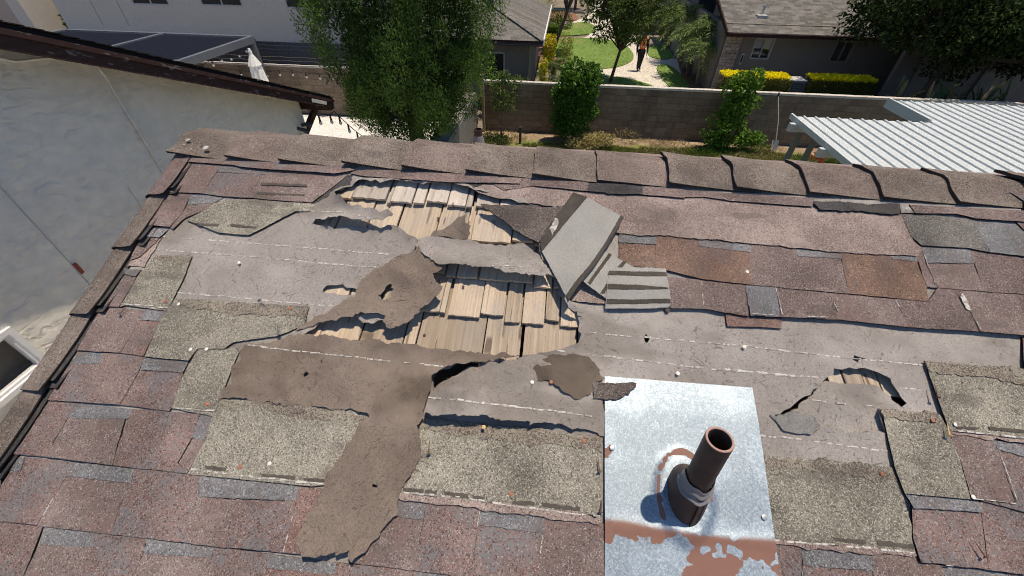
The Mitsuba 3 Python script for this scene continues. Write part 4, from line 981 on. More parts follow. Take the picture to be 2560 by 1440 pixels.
# ================================================================ NEIGHBOUR'S HOUSE ON THE LEFT
XN, XB = -4.80, -4.30
nb = thing('house', 'neighbour house on the left with a grey stucco gable and dark brown eave board', 'house')
NE = np.array([7.86, 3.135])                                    # eave end of the barge, top edge (y, z)
RY = 1.3
def bz(y): return NE[1] + (NE[0] - max(y, RY)) * math.tan(PITCH) - max(RY - y, 0) * math.tan(PITCH)
ybk = 7.5
hole = rect(.80, 2.31, 2.00, 2.845)
zt_ = lambda y: bz(y) - .16
wp = sg.Polygon([(-4.2, 0), (ybk, 0), (ybk, zt_(ybk)), (RY, zt_(RY)), (-4.2, zt_(-4.2))])
part(nb, 'wall', cat(wall_x(wp.difference(hole), XN - .16, XN), box(-14, XN - .161, ybk - .16, ybk, 0, zt_(ybk))), 'stucco_gable')
def nslope(y0, y1, w0, w1, x0, x1):
    P = []
    for x in (x0, x1):
        for y in (y0, y1):
            for w in (w0, w1): P.append((x, y, bz(y) + w))
    F = [(0, 1, 3), (0, 3, 2), (4, 6, 7), (4, 7, 5), (0, 4, 5), (0, 5, 1), (2, 3, 7), (2, 7, 6), (0, 2, 6), (0, 6, 4), (1, 5, 7), (1, 7, 3)]
    m = trimesh.Trimesh(P, F, process=False)
    if m.volume < 0: m.invert()
    return m
e_ = 1e-4
for nm_, a in (('roof', (-.05, -.012, -14, XB - .002, 'far_shingle_side')),):
    for ya, yb_ in ((RY + e_, NE[0]), (RY - 6.5, RY - e_)): part(nb, 'roof', nslope(ya, yb_, a[0], a[1], a[2], a[3]), 'gran_plum')
part(nb, 'barge_board', cat(nslope(RY + e_, NE[0] - .02, -.215, -.052, XB - .04, XB), nslope(RY - 6.5, RY - e_, -.215, -.052, XB - .04, XB)), 'barge_paint')
part(nb, 'barge_trim', cat(nslope(RY + e_, NE[0], -.10, -.052, XB + .001, XB + .022), nslope(RY - 6.5, RY - e_, -.10, -.052, XB + .001, XB + .022)), 'barge_paint')
part(nb, 'soffit', cat(nslope(RY + e_, NE[0] - .03, -.075, -.055, XN - .4, XB - .041), nslope(RY - 6.5, RY - e_, -.075, -.055, XN - .4, XB - .041)), 'barge_paint')
n_ = int((NE[0] - RY) / .125)
for i in range(n_):
    y1 = NE[0] - i * .125 + .012; y0 = y1 - .15; r = np.random.default_rng(i)
    m = nslope(max(y0, RY), y1, -.010, -.004, XB - .9, XB + .018 + r.uniform(0, .01)); v = m.vertices.copy(); v[:, 2] += (v[:, 1] - y0) * .06 + r.uniform(0, .003); m.vertices = v
    part(nb, 'shingle', m, 'gran_plum')
part(nb, 'fascia', cat(box(-14, XB - .05, NE[0] - .07, NE[0] - .03, NE[1] - .24, NE[1] - .07)), 'barge_paint')
part(nb, 'outlook_beam', cat(beam((XB - .11, 7.3, bz(7.3) - .16), (XB - .11, 7.95, bz(7.95) - .16), .09, .14)), 'barge_paint')
part(nb, 'brace', beam((XN - .1, ybk + .02, 2.5), (XN + .05, 7.95, bz(7.95) - .2), .09, .09), 'barge_paint')
part(nb, 'vent_patch', beam((XB + .024, 7.1, bz(7.1) - .15), (XB + .024, 7.55, bz(7.55) - .15), .01, .06), 'trim_grey', label='pale bare patch near the eave end of the dark board')
wn = part(nb, 'window', cat(*[wall_x(rect(.80, 2.31, 2.00, 2.845).difference(rect(.85, 2.36, 1.95, 2.795)), XN - .06, XN + .035),
                              wall_x(rect(.85, 2.36, 1.95, 2.795).difference(rect(.875, 2.385, 1.925, 2.77)), XN - .05, XN + .012), box(XN - .05, XN + .01, 1.40, 1.44, 2.385, 2.77)]), 'white_vinyl')
part(wn, 'pane', trimesh.Trimesh([(XN - .02, .87, 2.38), (XN - .02, 1.93, 2.38), (XN - .02, 1.93, 2.78), (XN - .02, .87, 2.78)], [(0, 1, 2), (0, 2, 3)], process=False), 'window_glass')
part(nb, 'room', box(XN - .9, XN - .17, .6, 2.3, 2.1, 3.1), 'black_interior')
part(nb, 'window_recess', cat(box(XN - .9, XN - .1, .86, 1.94, 2.36, 2.37)), 'black_interior')
def Wl(y, z, o=.012): return (XN + o, y, z)
cpt = [(3.0, bz(3.0) - .20), (3.5, bz(3.5) - .245)] + [(3.88, 4.63), (4.01, 4.575), (4.10, 4.54), (4.15, 4.51), (4.185, 4.47), (4.20, 4.42), (4.205, 4.36), (4.2, 4.2), (4.205, 3.6), (4.21, 2.2)]
part(nb, 'conduit', tube([Wl(y, z, .02) for y, z in cpt], .011, 8), 'stucco_gable', smooth=50)
part(nb, 'control_joint', cat([box(XN + .001, XN + .006, 2.735, 2.743, 1.6, 4.9), box(XN + .001, XN + .005, 3.718, 3.722, 2.5, 3.34)]), 'trim_grey')
part(nb, 'copper_tag', box(XN + .002, XN + .02, 2.743, 2.775, 2.85, 2.975), 'copper_tag')
part(nb, 'spotlight', cat(tube([(XN - .0, 7.2, 2.74), (XN + .10, 7.22, 2.71), (XN + .16, 7.26, 2.65)], [.03, .035, .06], 12), tube([(XN, 7.36, 2.74), (XN + .1, 7.38, 2.76), (XN + .15, 7.44, 2.74)], [.03, .035, .055], 12)), 'steel_dark', smooth=40)

# ================================================================ FAR STUCCO BUILDING, PERGOLA, PARASOL
fbld = thing('apartment_building', 'far plain beige stucco building at the upper left with sliding windows', 'building')
YF = 26.0
wins = [(-24.9, 2.04, -22.6, 3.2), (-20.6, 2.10, -18.1, 3.3), (-15.5, 2.1, -13.2, 3.3)]
fp = rect(-30.05, -.2, -6, 7)
for a in wins: fp = fp.difference(rect(*a))
for x in (-27.6, -25.9): fp = fp.difference(rect(x, .95, x + .05, 7))
part(fbld, 'wall', cat(wall_y(fp, YF, YF + .2), box(-30.04, -29.85, YF + .21, YF + 9, -.2, 7)), 'stucco_far')
part(fbld, 'reveal_strip', cat(*[box(x, x + .05, YF + .03, YF + .19, .95, 7) for x in (-27.6, -25.9)]), 'trim_grey')
part(fbld, 'base_band', box(-30.06, -6, YF - .02, YF - .001, .2, .93), 'stucco_far')
part(fbld, 'roof', box(-30.4, -5.6, YF - .4, YF + 9.4, 7.0, 7.3), 'trim_grey')
for a in wins:
    wk = part(fbld, 'window', cat(wall_y(rect(*a).difference(rect(a[0] + .07, a[1] + .07, a[2] - .07, a[3] - .07)), YF - .01, YF + .12), box((a[0] + a[2]) / 2 - .04, (a[0] + a[2]) / 2 + .04, YF + .02, YF + .1, a[1] + .07, a[3] - .07)), 'trim_grey')
    for s in (0, 1):
        x0 = a[0] + .07 if s == 0 else (a[0] + a[2]) / 2 + .04; x1 = (a[0] + a[2]) / 2 - .04 if s == 0 else a[2] - .07
        part(wk, 'pane', box(x0, x1, YF + .055, YF + .06, a[1] + .07, a[3] - .07), 'dark_pane')
    part(fbld, 'window_backing', box(a[0], a[2], YF + .20, YF + .25, a[1], a[3]), 'black_interior')
b2 = thing('building', 'beige wall with a pale corner board in the top left corner', 'building')
part(b2, 'wall', box(-44, -32.75, YF - .3, YF + 3, -.2, 7), 'stucco_beige')
part(b2, 'corner_board', box(-32.74, -31.9, YF - .33, YF + 3, -.2, 7), 'stucco_far')
b3 = thing('building', 'shaded building behind the small courtyard at the far left', 'building')
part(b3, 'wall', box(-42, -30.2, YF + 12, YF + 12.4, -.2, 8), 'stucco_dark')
part(b3, 'roof', box(-42.5, -29.8, YF + 11.2, YF + 20, 3.2, 3.5), 'trim_grey')

pg = thing('pergola', 'dark louvered metal pergola roof beside the dark slat fence', 'pergola')
ZP = 2.82; PX = (-10.2, -13.3, -16.9); PYB, PYF = 14.42, 11.2
for b, (xa, xb) in enumerate(((PX[0], PX[1]), (PX[1], PX[2]))):
    for i in range(25):
        y = PYF + .12 + i * (PYB - PYF - .2) / 25
        m = box(xb + .07, xa - .07, -.058, .058, -.008, .008); M = trimesh.transformations.rotation_matrix(math.radians(24), (1, 0, 0)); m.apply_transform(M); m.apply_translation((0, y, ZP - .03))
        part(pg, 'louver', m, 'louver')
for x in PX: part(pg, 'beam', box(x - .06, x + .06, PYF, PYB, ZP - .17, ZP + .03), 'pergola_frame')
for y in (PYF - .06, PYB + .06): part(pg, 'beam', box(PX[2] - .06, PX[0] + .06, y - .059, y + .059, ZP - .17, ZP + .028), 'pergola_frame')
for x in (PX[0], PX[2]):
    for y in (PYF - .06, PYB + .06): part(pg, 'post', box(x - .055, x + .055, y - .055, y + .055, .26, ZP - .171), 'pergola_frame')

um = thing('parasol', 'closed white parasol beside the pergola post', 'parasol')
ux, uy = -9.72, 13.5; g = np.arange(25) * 2 * np.pi / 24
rings_ = [(2.56, .05), (2.50, .07), (2.35, .14), (2.22, .19), (2.215, .16), (1.9, .19), (1.5, .23), (1.1, .26), (1.0, .24)]
V, F = [], []
for z, r_ in rings_:
    a = np.arange(32) * 2 * np.pi / 32; rr = r_ * (1 + .13 * np.cos(a * 8) * min(1, (2.6 - z) * 3)); V.append(np.stack([ux + rr * np.cos(a + z * .4), uy + rr * np.sin(a + z * .4), np.full(32, z)], 1))
for i in range(len(rings_) - 1):
    for j in range(32): F += [(i * 32 + j, (i + 1) * 32 + (j + 1) % 32, i * 32 + (j + 1) % 32), (i * 32 + j, (i + 1) * 32 + j, (i + 1) * 32 + (j + 1) % 32)]
part(um, 'canopy', trimesh.Trimesh(np.vstack(V), F, process=False), 'umbrella_cloth', smooth=50)
part(um, 'pole', tube([(ux, uy, .4), (ux, uy, 2.62)], .024, 10), 'pergola_frame', smooth=40)
part(um, 'finial', cat(tube([(ux, uy, 2.56), (ux, uy, 2.6), (ux, uy, 2.66), (ux, uy, 2.7)], [.06, .06, .04, .03], 12)), 'white_vinyl', smooth=40)
part(um, 'base', tube([(ux, uy, .27), (ux, uy, .34), (ux, uy, .4)], [.28, .27, .05], 20), 'black_plastic', smooth=40)

def bulb_string(label, pts, nb_, sag):
    k = thing('string_lights', label, 'string lights'); P = np.array(pts, float); line = []
    for a, b in zip(P[:-1], P[1:]):
        for t in np.linspace(0, 1, 13)[:-1]: line.append(a + (b - a) * t - np.array([0, 0, sag * 4 * t * (1 - t)]))
    line.append(P[-1]); line = np.array(line); part(k, 'cord', tube(line, .009, 5), 'black_plastic')
    L = np.r_[0, np.cumsum(np.linalg.norm(np.diff(line, axis=0), axis=1))]
    for s in np.linspace(.12, .97, nb_):
        q_ = np.array([np.interp(s * L[-1], L, line[:, c]) for c in range(3)])
        bk = part(k, 'socket', tube([q_, q_ - (0, 0, .11)], [.016, .022], 8), 'black_plastic', smooth=40)
        part(k, 'bulb', tube([q_ - (0, 0, .11), q_ - (0, 0, .13), q_ - (0, 0, .16), q_ - (0, 0, .185)], [.018, .032, .034, .012], 10), 'bulb_glass', smooth=50)
bulb_string('string of bulbs hanging along the wall under the dark slat fence', [(-11.8, 14.7, 1.80), (-9.5, 14.72, 1.84), (-7.2, 14.72, 1.84)], 9, .12)
bulb_string('string of bulbs hanging under the neighbour eave end towards the tall tree', [(-4.7, 7.55, bz(7.55) - .28), (-4.45, 8.05, 2.8), (-3.9, 8.9, 1.7)], 8, .12)
bulb_string('string of bulbs under the right edge of the pergola', [(-10.35, 11.3, 2.6), (-10.35, 12.8, 2.62), (-10.35, 14.3, 2.62)], 7, .08)
# ================================================================ PATIO COVER ON THE RIGHT
pc = thing('patio_cover', 'white ribbed metal patio cover beyond the ridge on the right', 'patio cover')
def pan(x0, x1, y0, y1, z, fall=.035):
    w = x1 - x0; prof = [(0, .0), (0, .030), (.012, .034), (.028, .034), (.040, .010), (.08, .008), (w * .5, .004), (w - .10, .010), (w - .03, .012), (w - .003, .0)]
    V, F = [], []
    for y in (y0, y1):
        zz = z - (y - y0) * fall
        for a, b in prof: V.append((x0 + a, y, zz + b))
    n = len(prof)
    for i in range(n - 1): F += [(i, i + 1, n + i + 1), (i, n + i + 1, n + i)]
    V2 = [(a, b, c - .003) for a, b, c in V]; m = len(V)
    F2 = [(a + m, c + m, b + m) for a, b, c in F]
    E_ = [(0, i, i + 1) for i in range(0)]
    S_ = []
    for i in range(n - 1):
        S_ += [(i, m + i, m + i + 1), (i, m + i + 1, i + 1), (n + i, n + i + 1, m + n + i + 1), (n + i, m + n + i + 1, m + n + i)]
    return trimesh.Trimesh(V + V2, F + F2 + S_, process=False)
ZC = 2.62
PW = .237
for i in range(12): part(pc, 'roof_pan', pan(5.14 + i * PW, 5.14 + (i + 1) * PW, 6.2, 9.58, ZC + .03, .004), 'cover_metal')
for i in range(34): part(pc, 'roof_pan', pan(7.985 + i * PW, 7.985 + (i + 1) * PW, 6.2, 11.1, ZC + .03, .004), 'cover_metal')
part(pc, 'edge_trim', box(7.945, 7.984, 9.6, 11.1, ZC - .13, ZC + .085), 'cover_metal'); part(pc, 'edge_trim', box(5.10, 5.139, 6.2, 9.58, ZC - .02, ZC + .09), 'cover_metal')
for y in (9.2, 7.9, 6.7): part(pc, 'beam', box(5.0 if y < 9 else 4.98, 16, y - .05, y + .05, ZC - .16, ZC + .0), 'cover_metal')
part(pc, 'beam', box(8.1, 16, 10.6, 10.7, ZC - .16, ZC), 'cover_metal')
for x, y in ((5.25, 9.2), (5.62, 9.2), (10.5, 9.2), (8.3, 10.65), (13, 10.65)): part(pc, 'post', box(x - .045, x + .045, y - .045, y + .045, 0, ZC - .161), 'cover_post')

# ================================================================ BUILDINGS BEYOND THE WALL
YA = 21.0
ap = thing('apartment_building', 'low dark building with a grey shingle roof behind the yellow hedges', 'building')
aw = [(8.40, 1.45, 9.2, 2.26), (11.72, 1.45, 12.5, 2.26)]
wp = rect(7.0, -.1, 24, 2.75)
for a in aw: wp = wp.difference(rect(*a))
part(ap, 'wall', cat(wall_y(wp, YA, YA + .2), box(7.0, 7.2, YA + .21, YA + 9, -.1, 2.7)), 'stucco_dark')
part(ap, 'room', cat(box(8.2, 9.4, YA + .5, YA + .55, 1.2, 2.5), box(11.5, 12.8, YA + .5, YA + .55, 1.2, 2.5)), 'black_interior')
for a in aw:
    wk = part(ap, 'window', cat(wall_y(rect(*a).difference(rect(a[0] + .05, a[1] + .05, a[2] - .05, a[3] - .05)), YA - .02, YA + .1), box((a[0] + a[2]) / 2 - .022, (a[0] + a[2]) / 2 + .022, YA, YA + .08, a[1] + .05, a[3] - .05)), 'trim_grey' if a[0] < 10 else 'stucco_taupe')
    for s in (0, 1):
        x0 = a[0] + .05 if s == 0 else (a[0] + a[2]) / 2 + .022; x1 = (a[0] + a[2]) / 2 - .022 if s == 0 else a[2] - .05
        part(wk, 'pane', trimesh.Trimesh([(x0, YA + .05, a[1] + .05), (x1, YA + .05, a[1] + .05), (x1, YA + .05, a[3] - .05), (x0, YA + .05, a[3] - .05)], [(0, 1, 2), (0, 2, 3)], process=False), 'window_glass')
    if a[0] < 10: part(wk, 'blind', box((a[0] + a[2]) / 2 + .03, a[2] - .06, YA + .11, YA + .12, a[1] + .38, a[3] - .06), 'blind'); part(wk, 'blind', box(a[0] + .06, (a[0] + a[2]) / 2 - .03, YA + .11, YA + .12, a[1] + .40, a[3] - .06), 'trim_grey')
pier = part(ap, 'stone_pier', box(7.12, 7.78, YA - .10, YA - .002, -.1, 2.42), 'mortar')
for j in range(20):
    r = np.random.default_rng(j + 40); x = 7.11
    while x < 7.76:
        w_ = min(r.uniform(.16, .34), 7.79 - x)
        if w_ > .05: part(pier, 'stone', box(x + .008, x + w_ - .008, YA - .10 - r.uniform(.02, .06), YA - .09, -.08 + j * .124 + .008, -.08 + (j + 1) * .124 - .006), 'stone')
        x += w_
part(ap, 'notice_board', cat(box(8.02, 8.14, YA - .03, YA - .002, 1.22, 1.66)), 'trim_grey'); part(ap, 'notice_sheet', box(8.045, 8.115, YA - .036, YA - .031, 1.30, 1.58), 'black_plastic')
def tilted(x0, x1, y0, z0, y1, z1, t):
    V = [(x0, y0, z0), (x1, y0, z0), (x1, y1, z1), (x0, y1, z1)]; V += [(a, b, c - t) for a, b, c in V]
    return trimesh.Trimesh(V, [(0, 1, 2), (0, 2, 3), (4, 6, 5), (4, 7, 6), (0, 4, 5), (0, 5, 1), (1, 5, 6), (1, 6, 2), (2, 6, 7), (2, 7, 3), (3, 7, 4), (3, 4, 0)], process=False)
rf = part(ap, 'roof', tilted(6.95, 24.5, 20.4, 2.52, 27.4, 4.85, .10), 'far_shingle'); part(ap, 'roof', tilted(6.95, 24.5, 34.4, 2.52, 27.4, 4.85, .10), 'far_shingle')
part(rf, 'gutter', cat(box(6.9, 24.5, 20.30, 20.40, 2.38, 2.50), beam((6.93, 20.35, 2.45), (6.93, 27.4, 4.8), .06, .16)), 'barge_paint')
part(rf, 'roof_vent', cat(box(8.35, 8.75, 21.5, 21.9, 2.9, 2.99), tube([(8.6, 21.85, 2.9), (8.62, 21.85, 3.32)], .05, 10)), 'trim_grey')
part(rf, 'roof_vent', cat(box(10.6, 11.1, 23.8, 24.3, 3.66, 3.76)), 'white_vinyl')
sh_ = thing('building', 'shaded taupe building wing with two pale doors under the dark tree at the right', 'building')
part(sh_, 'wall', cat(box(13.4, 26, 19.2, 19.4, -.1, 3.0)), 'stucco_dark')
for x, w_ in ((14.15, .85), (16.6, 1.6)): part(sh_, 'door', box(x, x + w_, 19.12, 19.19, .0, 2.2), 'stucco_taupe')
part(sh_, 'roof', box(13.0, 27, 18.9, 25, 3.01, 3.2), 'far_shingle')
b4 = thing('building', 'dark grey building at the top centre behind the palms', 'building')
part(b4, 'wall', box(6.0, 14, 36, 36.3, -.1, 4.5), 'stucco_taupe'); part(b4, 'roof', box(5.6, 14.5, 35.3, 44, 4.51, 4.7), 'far_shingle')
part(b4, 'door', box(7.6, 8.6, 35.9, 35.99, 0, 2.1), 'black_interior'); part(b4, 'window', box(9.6, 10.8, 35.9, 35.99, 1, 2.2), 'dark_pane')

sb = thing('garden_building', 'small building with a grey hip roof and dark fascia beside the tall tree', 'building')
YS, XR, ZE = 17.3, -.62, 2.5
part(sb, 'wall', cat(wall_y(rect(-6, -.1, -1.15, 2.45).difference(rect(-2.95, .9, -2.1, 2.0)), YS + .5, YS + .65), box(-1.30, -1.15, YS + .66, 26, -.1, 2.45)), 'stucco_taupe')
wk = part(sb, 'window', wall_y(rect(-2.95, .9, -2.1, 2.0).difference(rect(-2.88, .97, -2.17, 1.93)), YS + .48, YS + .58), 'trim_grey'); part(wk, 'pane', box(-2.88, -2.17, YS + .53, YS + .535, .97, 1.93), 'dark_pane')
hp = .36
hx = XR - 2.6; hz = ZE + 2.6 * hp; P = np.array([(-7, YS, ZE), (XR, YS, ZE), (XR, 27, ZE), (hx, YS + 2.6, hz), (hx, 24.4, hz), (-7, YS + 2.6, hz), (-7, 24.4, hz)])
F = [(0, 1, 3), (0, 3, 5), (1, 2, 4), (1, 4, 3)]
rk = part(sb, 'roof', trimesh.Trimesh(P[[0, 1, 3, 5]], [(0, 1, 2), (0, 2, 3)], process=False), 'far_shingle')
part(rk, 'side_slope', trimesh.Trimesh(P[[1, 2, 4, 3]], [(0, 1, 2), (0, 2, 3)], process=False), 'far_shingle_side')
part(rk, 'hip_cap', cat([beam(P[1] + (P[3] - P[1]) * (t / 14) + (0, 0, .02), P[1] + (P[3] - P[1]) * ((t + 1.1) / 14) + (0, 0, .035), .2, .02) for t in range(14)]), 'far_shingle')
part(rk, 'fascia', cat(box(-7, XR, YS - .03, YS, ZE - .18, ZE - .005)), 'barge_paint'); part(rk, 'side_fascia', box(XR, XR + .04, YS, 27, ZE - .16, ZE + .01), 'white_vinyl')
part(rk, 'roof_vent', box(-3.0, -2.75, 19.2, 19.5, ZE + .72, ZE + 1.0), 'steel_dark')
part(sb, 'corner_post', box(-1.0, -.88, YS + .1, YS + .22, 0, ZE - .1), 'stucco_dark')

# ================================================================ PLANTS
def leaves(pts, dirs, L, W, col, seed, jit=.25, droop=.25):
    """diamond leaves, four triangles each folded on the midrib; pts, dirs (n, 3); col function of n -> colours"""
    r = np.random.default_rng(seed); n = len(pts)
    d = dirs + r.normal(0, .55, (n, 3)); d[:, 2] -= droop; d /= np.linalg.norm(d, axis=1, keepdims=True)
    s = np.cross(d, r.normal(0, 1, (n, 3)) + np.array([0, 0, 1.2])); s /= np.linalg.norm(s, axis=1, keepdims=True) + 1e-9; u = np.cross(s, d)
    l = L * r.uniform(.7, 1.3, n)[:, None]; w = W * r.uniform(.7, 1.3, n)[:, None]
    V = np.stack([pts, pts + d * l * .5 + s * w + u * w * .35, pts + d * l, pts + d * l * .5 - s * w + u * w * .35], 1).reshape(-1, 3)
    k = np.arange(n) * 4; F = np.vstack([np.stack([k, k + 1, k + 2], 1), np.stack([k, k + 2, k + 3], 1)])
    C = np.repeat(col * (1 + r.normal(0, jit, (n, 1))).clip(.4, 1.7), 4, 0)
    return trimesh.Trimesh(V, F, process=False), C

def blend(c1, c2, t): return np.array(c1) * (1 - t[:, None]) + np.array(c2) * t[:, None]

def crown_points(n, clumps, seed, shell=.55):
    """points through a set of ellipsoid clumps, denser near each clump's surface"""
    r = np.random.default_rng(seed); vol = np.array([c[3] * c[4] * c[5] for c in clumps]) ** (2 / 3); which = r.choice(len(clumps), n, p=vol / vol.sum())
    d = r.normal(0, 1, (n, 3)); d /= np.linalg.norm(d, axis=1, keepdims=True); rad = shell + (1 - shell) * r.uniform(0, 1, n) ** .6
    c = np.array(clumps)[which]; return c[:, :3] + d * rad[:, None] * c[:, 3:6] * (1 + .08 * r.normal(0, 1, (n, 1))), d, which

def shrub(base, label, category, clumps, n, L, W, c1, c2, trunk=None, mat='leaf', seed=0, group=None, trunk_mat='bark', droop=.25, shell=.55, names=('foliage', 'trunk'), jit=.25):
    k = thing(base, label, category, group); p, d, wh = crown_points(n, clumps, seed, shell); r = np.random.default_rng(seed + 1)
    t = np.clip(r.uniform(0, 1, n) * .7 + .3 * r.uniform(0, 1, len(clumps))[wh], 0, 1)
    m, C = leaves(p, d, L, W, blend(c1, c2, t), seed + 2, jit, droop); part(k, names[0], m, mat, color=C)
    if trunk: part(k, names[1], cat(*trunk), trunk_mat, smooth=50)
    return k

# tall dense evergreen on the left
r = np.random.default_rng(77); cl = []
for i in range(430):
    h = r.uniform(1.75, 9.2); t = (h - 1.6) / 3.2
    R_ = np.interp(h, [1.6, 2.3, 3.2, 4.3, 6.5, 8.4, 9.6], [.78, 1.40, 1.80, 2.14, 2.14, 1.4, .4]); a = r.uniform(0, 2 * np.pi); q_ = R_ * (1 - .25 * r.uniform() ** 2)
    s = r.uniform(.13, .28); cl.append((-3.38 + q_ * math.cos(a) + .05 * (h - 4), 10.2 + q_ * math.sin(a), h, s, s, s * 1.6))
k = thing('evergreen_tree', 'tall dense dark evergreen tree left of centre', 'tree')
p, d, wh = crown_points(130000, cl, 5, .3); r = np.random.default_rng(6)
tone = r.uniform(0, 1, len(cl)) ** 1.8
m, C = leaves(p, d * .6 + np.array([0, 0, .45]), .070, .011, blend((.032, .072, .019), (.28, .42, .095), np.clip(.75 * tone[wh] + .25 * r.uniform(0, 1, len(p)), 0, 1)), 8, .25, -.1)
part(k, 'foliage', m, 'leaf', color=C)
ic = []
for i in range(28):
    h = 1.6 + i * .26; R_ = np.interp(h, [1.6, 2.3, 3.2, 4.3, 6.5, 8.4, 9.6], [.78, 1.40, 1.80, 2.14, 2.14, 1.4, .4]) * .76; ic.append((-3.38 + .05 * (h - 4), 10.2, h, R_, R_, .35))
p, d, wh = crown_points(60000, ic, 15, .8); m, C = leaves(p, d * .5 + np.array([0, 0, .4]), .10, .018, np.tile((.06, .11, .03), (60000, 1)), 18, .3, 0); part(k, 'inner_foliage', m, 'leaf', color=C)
part(k, 'trunk', tube([(-3.5, 10.2, .25), (-3.55, 10.2, 2), (-3.5, 10.25, 5), (-3.5, 10.2, 8.5)], [.22, .18, .12, .04], 10), 'bark', smooth=50)

# round glossy shrub at the wall
r = np.random.default_rng(3); cl = [(.72 + .62 * math.cos(a) * s, 14.15 + .42 * math.sin(a) * s, z, .24, .22, .24) for a, s, z in zip(r.uniform(0, 6.28, 60), r.uniform(.55, 1, 60) , r.uniform(.35, 2.35, 60))]
cl = [(x * (1 if z > .9 else .9) , y, z, a, b, c) for x, y, z, a, b, c in cl] + [(.72, 14.15, 2.3, .55, .4, .25), (.72, 14.15, 1.4, .6, .4, .9)]
shrub('glossy_shrub', 'round glossy dark green shrub against the middle of the block wall', 'shrub', cl, 13000, .085, .030, (.04, .095, .018), (.12, .235, .04), [tube([(.72, 14.2, 0), (.72, 14.15, 1.6)], [.05, .02])], 'leaf_gloss', 31)
# sapling on the left
r = np.random.default_rng(4); cl = [(-1.75 + r.normal(0, .22), 14.1 + r.normal(0, .16), r.uniform(.95, 2.05), .2, .18, .17) for _ in range(26)]
br = [tube([(-1.79, 14.1, 0), (-1.78, 14.1, .9), (-1.75, 14.1, 1.9)], [.025, .02, .008])] + [tube([(-1.78, 14.1, z), (-1.78 + dx, 14.1 + dy, z + .45)], [.012, .005], 5) for z, dx, dy in ((.8, .25, .1), (.85, -.28, 0), (1.1, .3, -.1), (1.15, -.25, .15))]
shrub('sapling', 'thin young citrus tree at the left end of the long block wall', 'tree', cl, 1500, .075, .022, (.07, .12, .03), (.16, .22, .07), br, 'leaf', 41, names=('crown', 'trunk'), trunk_mat='bark_pale')
# climbing shrub on the right
r = np.random.default_rng(5); cl = [(5.78 + r.normal(0, .22) + .05 * z, 14.3 + r.normal(0, .16), z, .22, .2, .2) for z in r.uniform(.9, 2.35, 34)] + [(5.55 + r.normal(0, .3), 14.1 + r.normal(0, .15), z, .2, .2, .17) for z in r.uniform(.15, .95, 16)] + [(6.5 + r.normal(0, .22), 14.1, z, .2, .17, .15) for z in r.uniform(.15, .8, 12)]
shrub('leafy_shrub', 'tall bright green shrub climbing the block wall in front of the left yellow hedge', 'shrub', cl, 5200, .10, .035, (.075, .155, .022), (.20, .34, .06), [tube([(5.8, 14.3, 0), (5.8, 14.3, 1.9)], [.04, .015])], 'leaf', 51)
# wilted brush, weeds
r = np.random.default_rng(8); cl = [(1.3 + r.normal(0, .35), 13.75 + r.normal(0, .15), .10 + r.uniform(0, .28) + .12 * i / 18, .26, .2, .10) for i in range(18)]
shrub('cut_brush', 'pile of wilted yellow brush at the foot of the round shrub', 'brush', cl, 3000, .09, .018, (.30, .26, .10), (.48, .42, .20), None, 'leaf', 61)
for i, (x, y, z, n, lab, c1, c2) in enumerate([(-2.0, 13.6, .18, 700, 'low dark green plant under the thin young tree', (.05, .09, .02), (.12, .18, .05)), (7.0, 14.2, .12, 500, 'weeds at the wall foot left of the leaning shovel', (.12, .17, .04), (.25, .28, .10)),
        (5.0, 13.6, .1, 600, 'dark weeds at the foot of the tall bright shrub', (.06, .11, .02), (.14, .2, .05)), (2.5, 14.4, .22, 260, 'dry weed stalks at the wall right of the wilted brush', (.18, .16, .08), (.3, .26, .14)), (7.6, 12.6, .3, 700, 'green weeds behind the left patio cover post', (.07, .13, .03), (.2, .26, .08)), (8.9, 13.2, .28, 600, 'dark green bush behind the patio cover posts', (.04, .08, .02), (.1, .15, .04))]):
    shrub('weed_clump', lab, 'weeds', [(x, y, z, .42, .3, z), (x + .3, y + .1, z * .7, .3, .2, z * .7)], n, .12, .012, c1, c2, None, 'leaf', 70 + i, droop=-.5)
fl = [(8.3, 13.0, .42, .22, .18, .16)]
shrub('flowering_plant', 'small plant with red flowers behind the patio cover posts', 'plant', fl, 220, .06, .02, (.34, .04, .03), (.50, .12, .07), None, 'leaf', 79)
# grass of the yard: blades as one mass
r = np.random.default_rng(11); n = 26000; gx_ = r.uniform(-1, 11, n); gy_ = 14.1 - np.abs(r.normal(0, .7, n)) + .2 * np.sin(gx_ * 1.3) - .25 * (gx_ < 3); keep = (gy_ > 11.5); gx_, gy_ = gx_[keep], gy_[keep]
c = np.stack([gx_, gy_, np.full(len(gx_), .02)], 1); m, C = leaves(c, np.tile((0, 0, 1.0), (len(c), 1)), .11, .008, blend((.11, .17, .03), (.30, .29, .09), r.uniform(0, 1, len(c)) ** 1.3), 12, .2, -.3)
setting('yard_grass', m, 'leaf', 'short green and straw coloured grass along the yard', kind='stuff', color=C)
r = np.random.default_rng(13); n = 9000; gx_ = r.uniform(-2.4, 9, n); gy_ = r.uniform(13.4, 14.7, n); keep = np.sin(gx_ * 2.1 + np.sin(gy_ * 3)) > -.2; c = np.stack([gx_, gy_, np.full(n, .03)], 1)[keep]
m, C = leaves(c, np.tile((.6, 0, .35), (len(c), 1)), .16, .007, blend((.30, .23, .12), (.55, .46, .28), r.uniform(0, 1, len(c))), 14, .2, -.1); setting('straw', m, 'leaf', 'dry straw lying on the bare earth', kind='stuff', color=C)

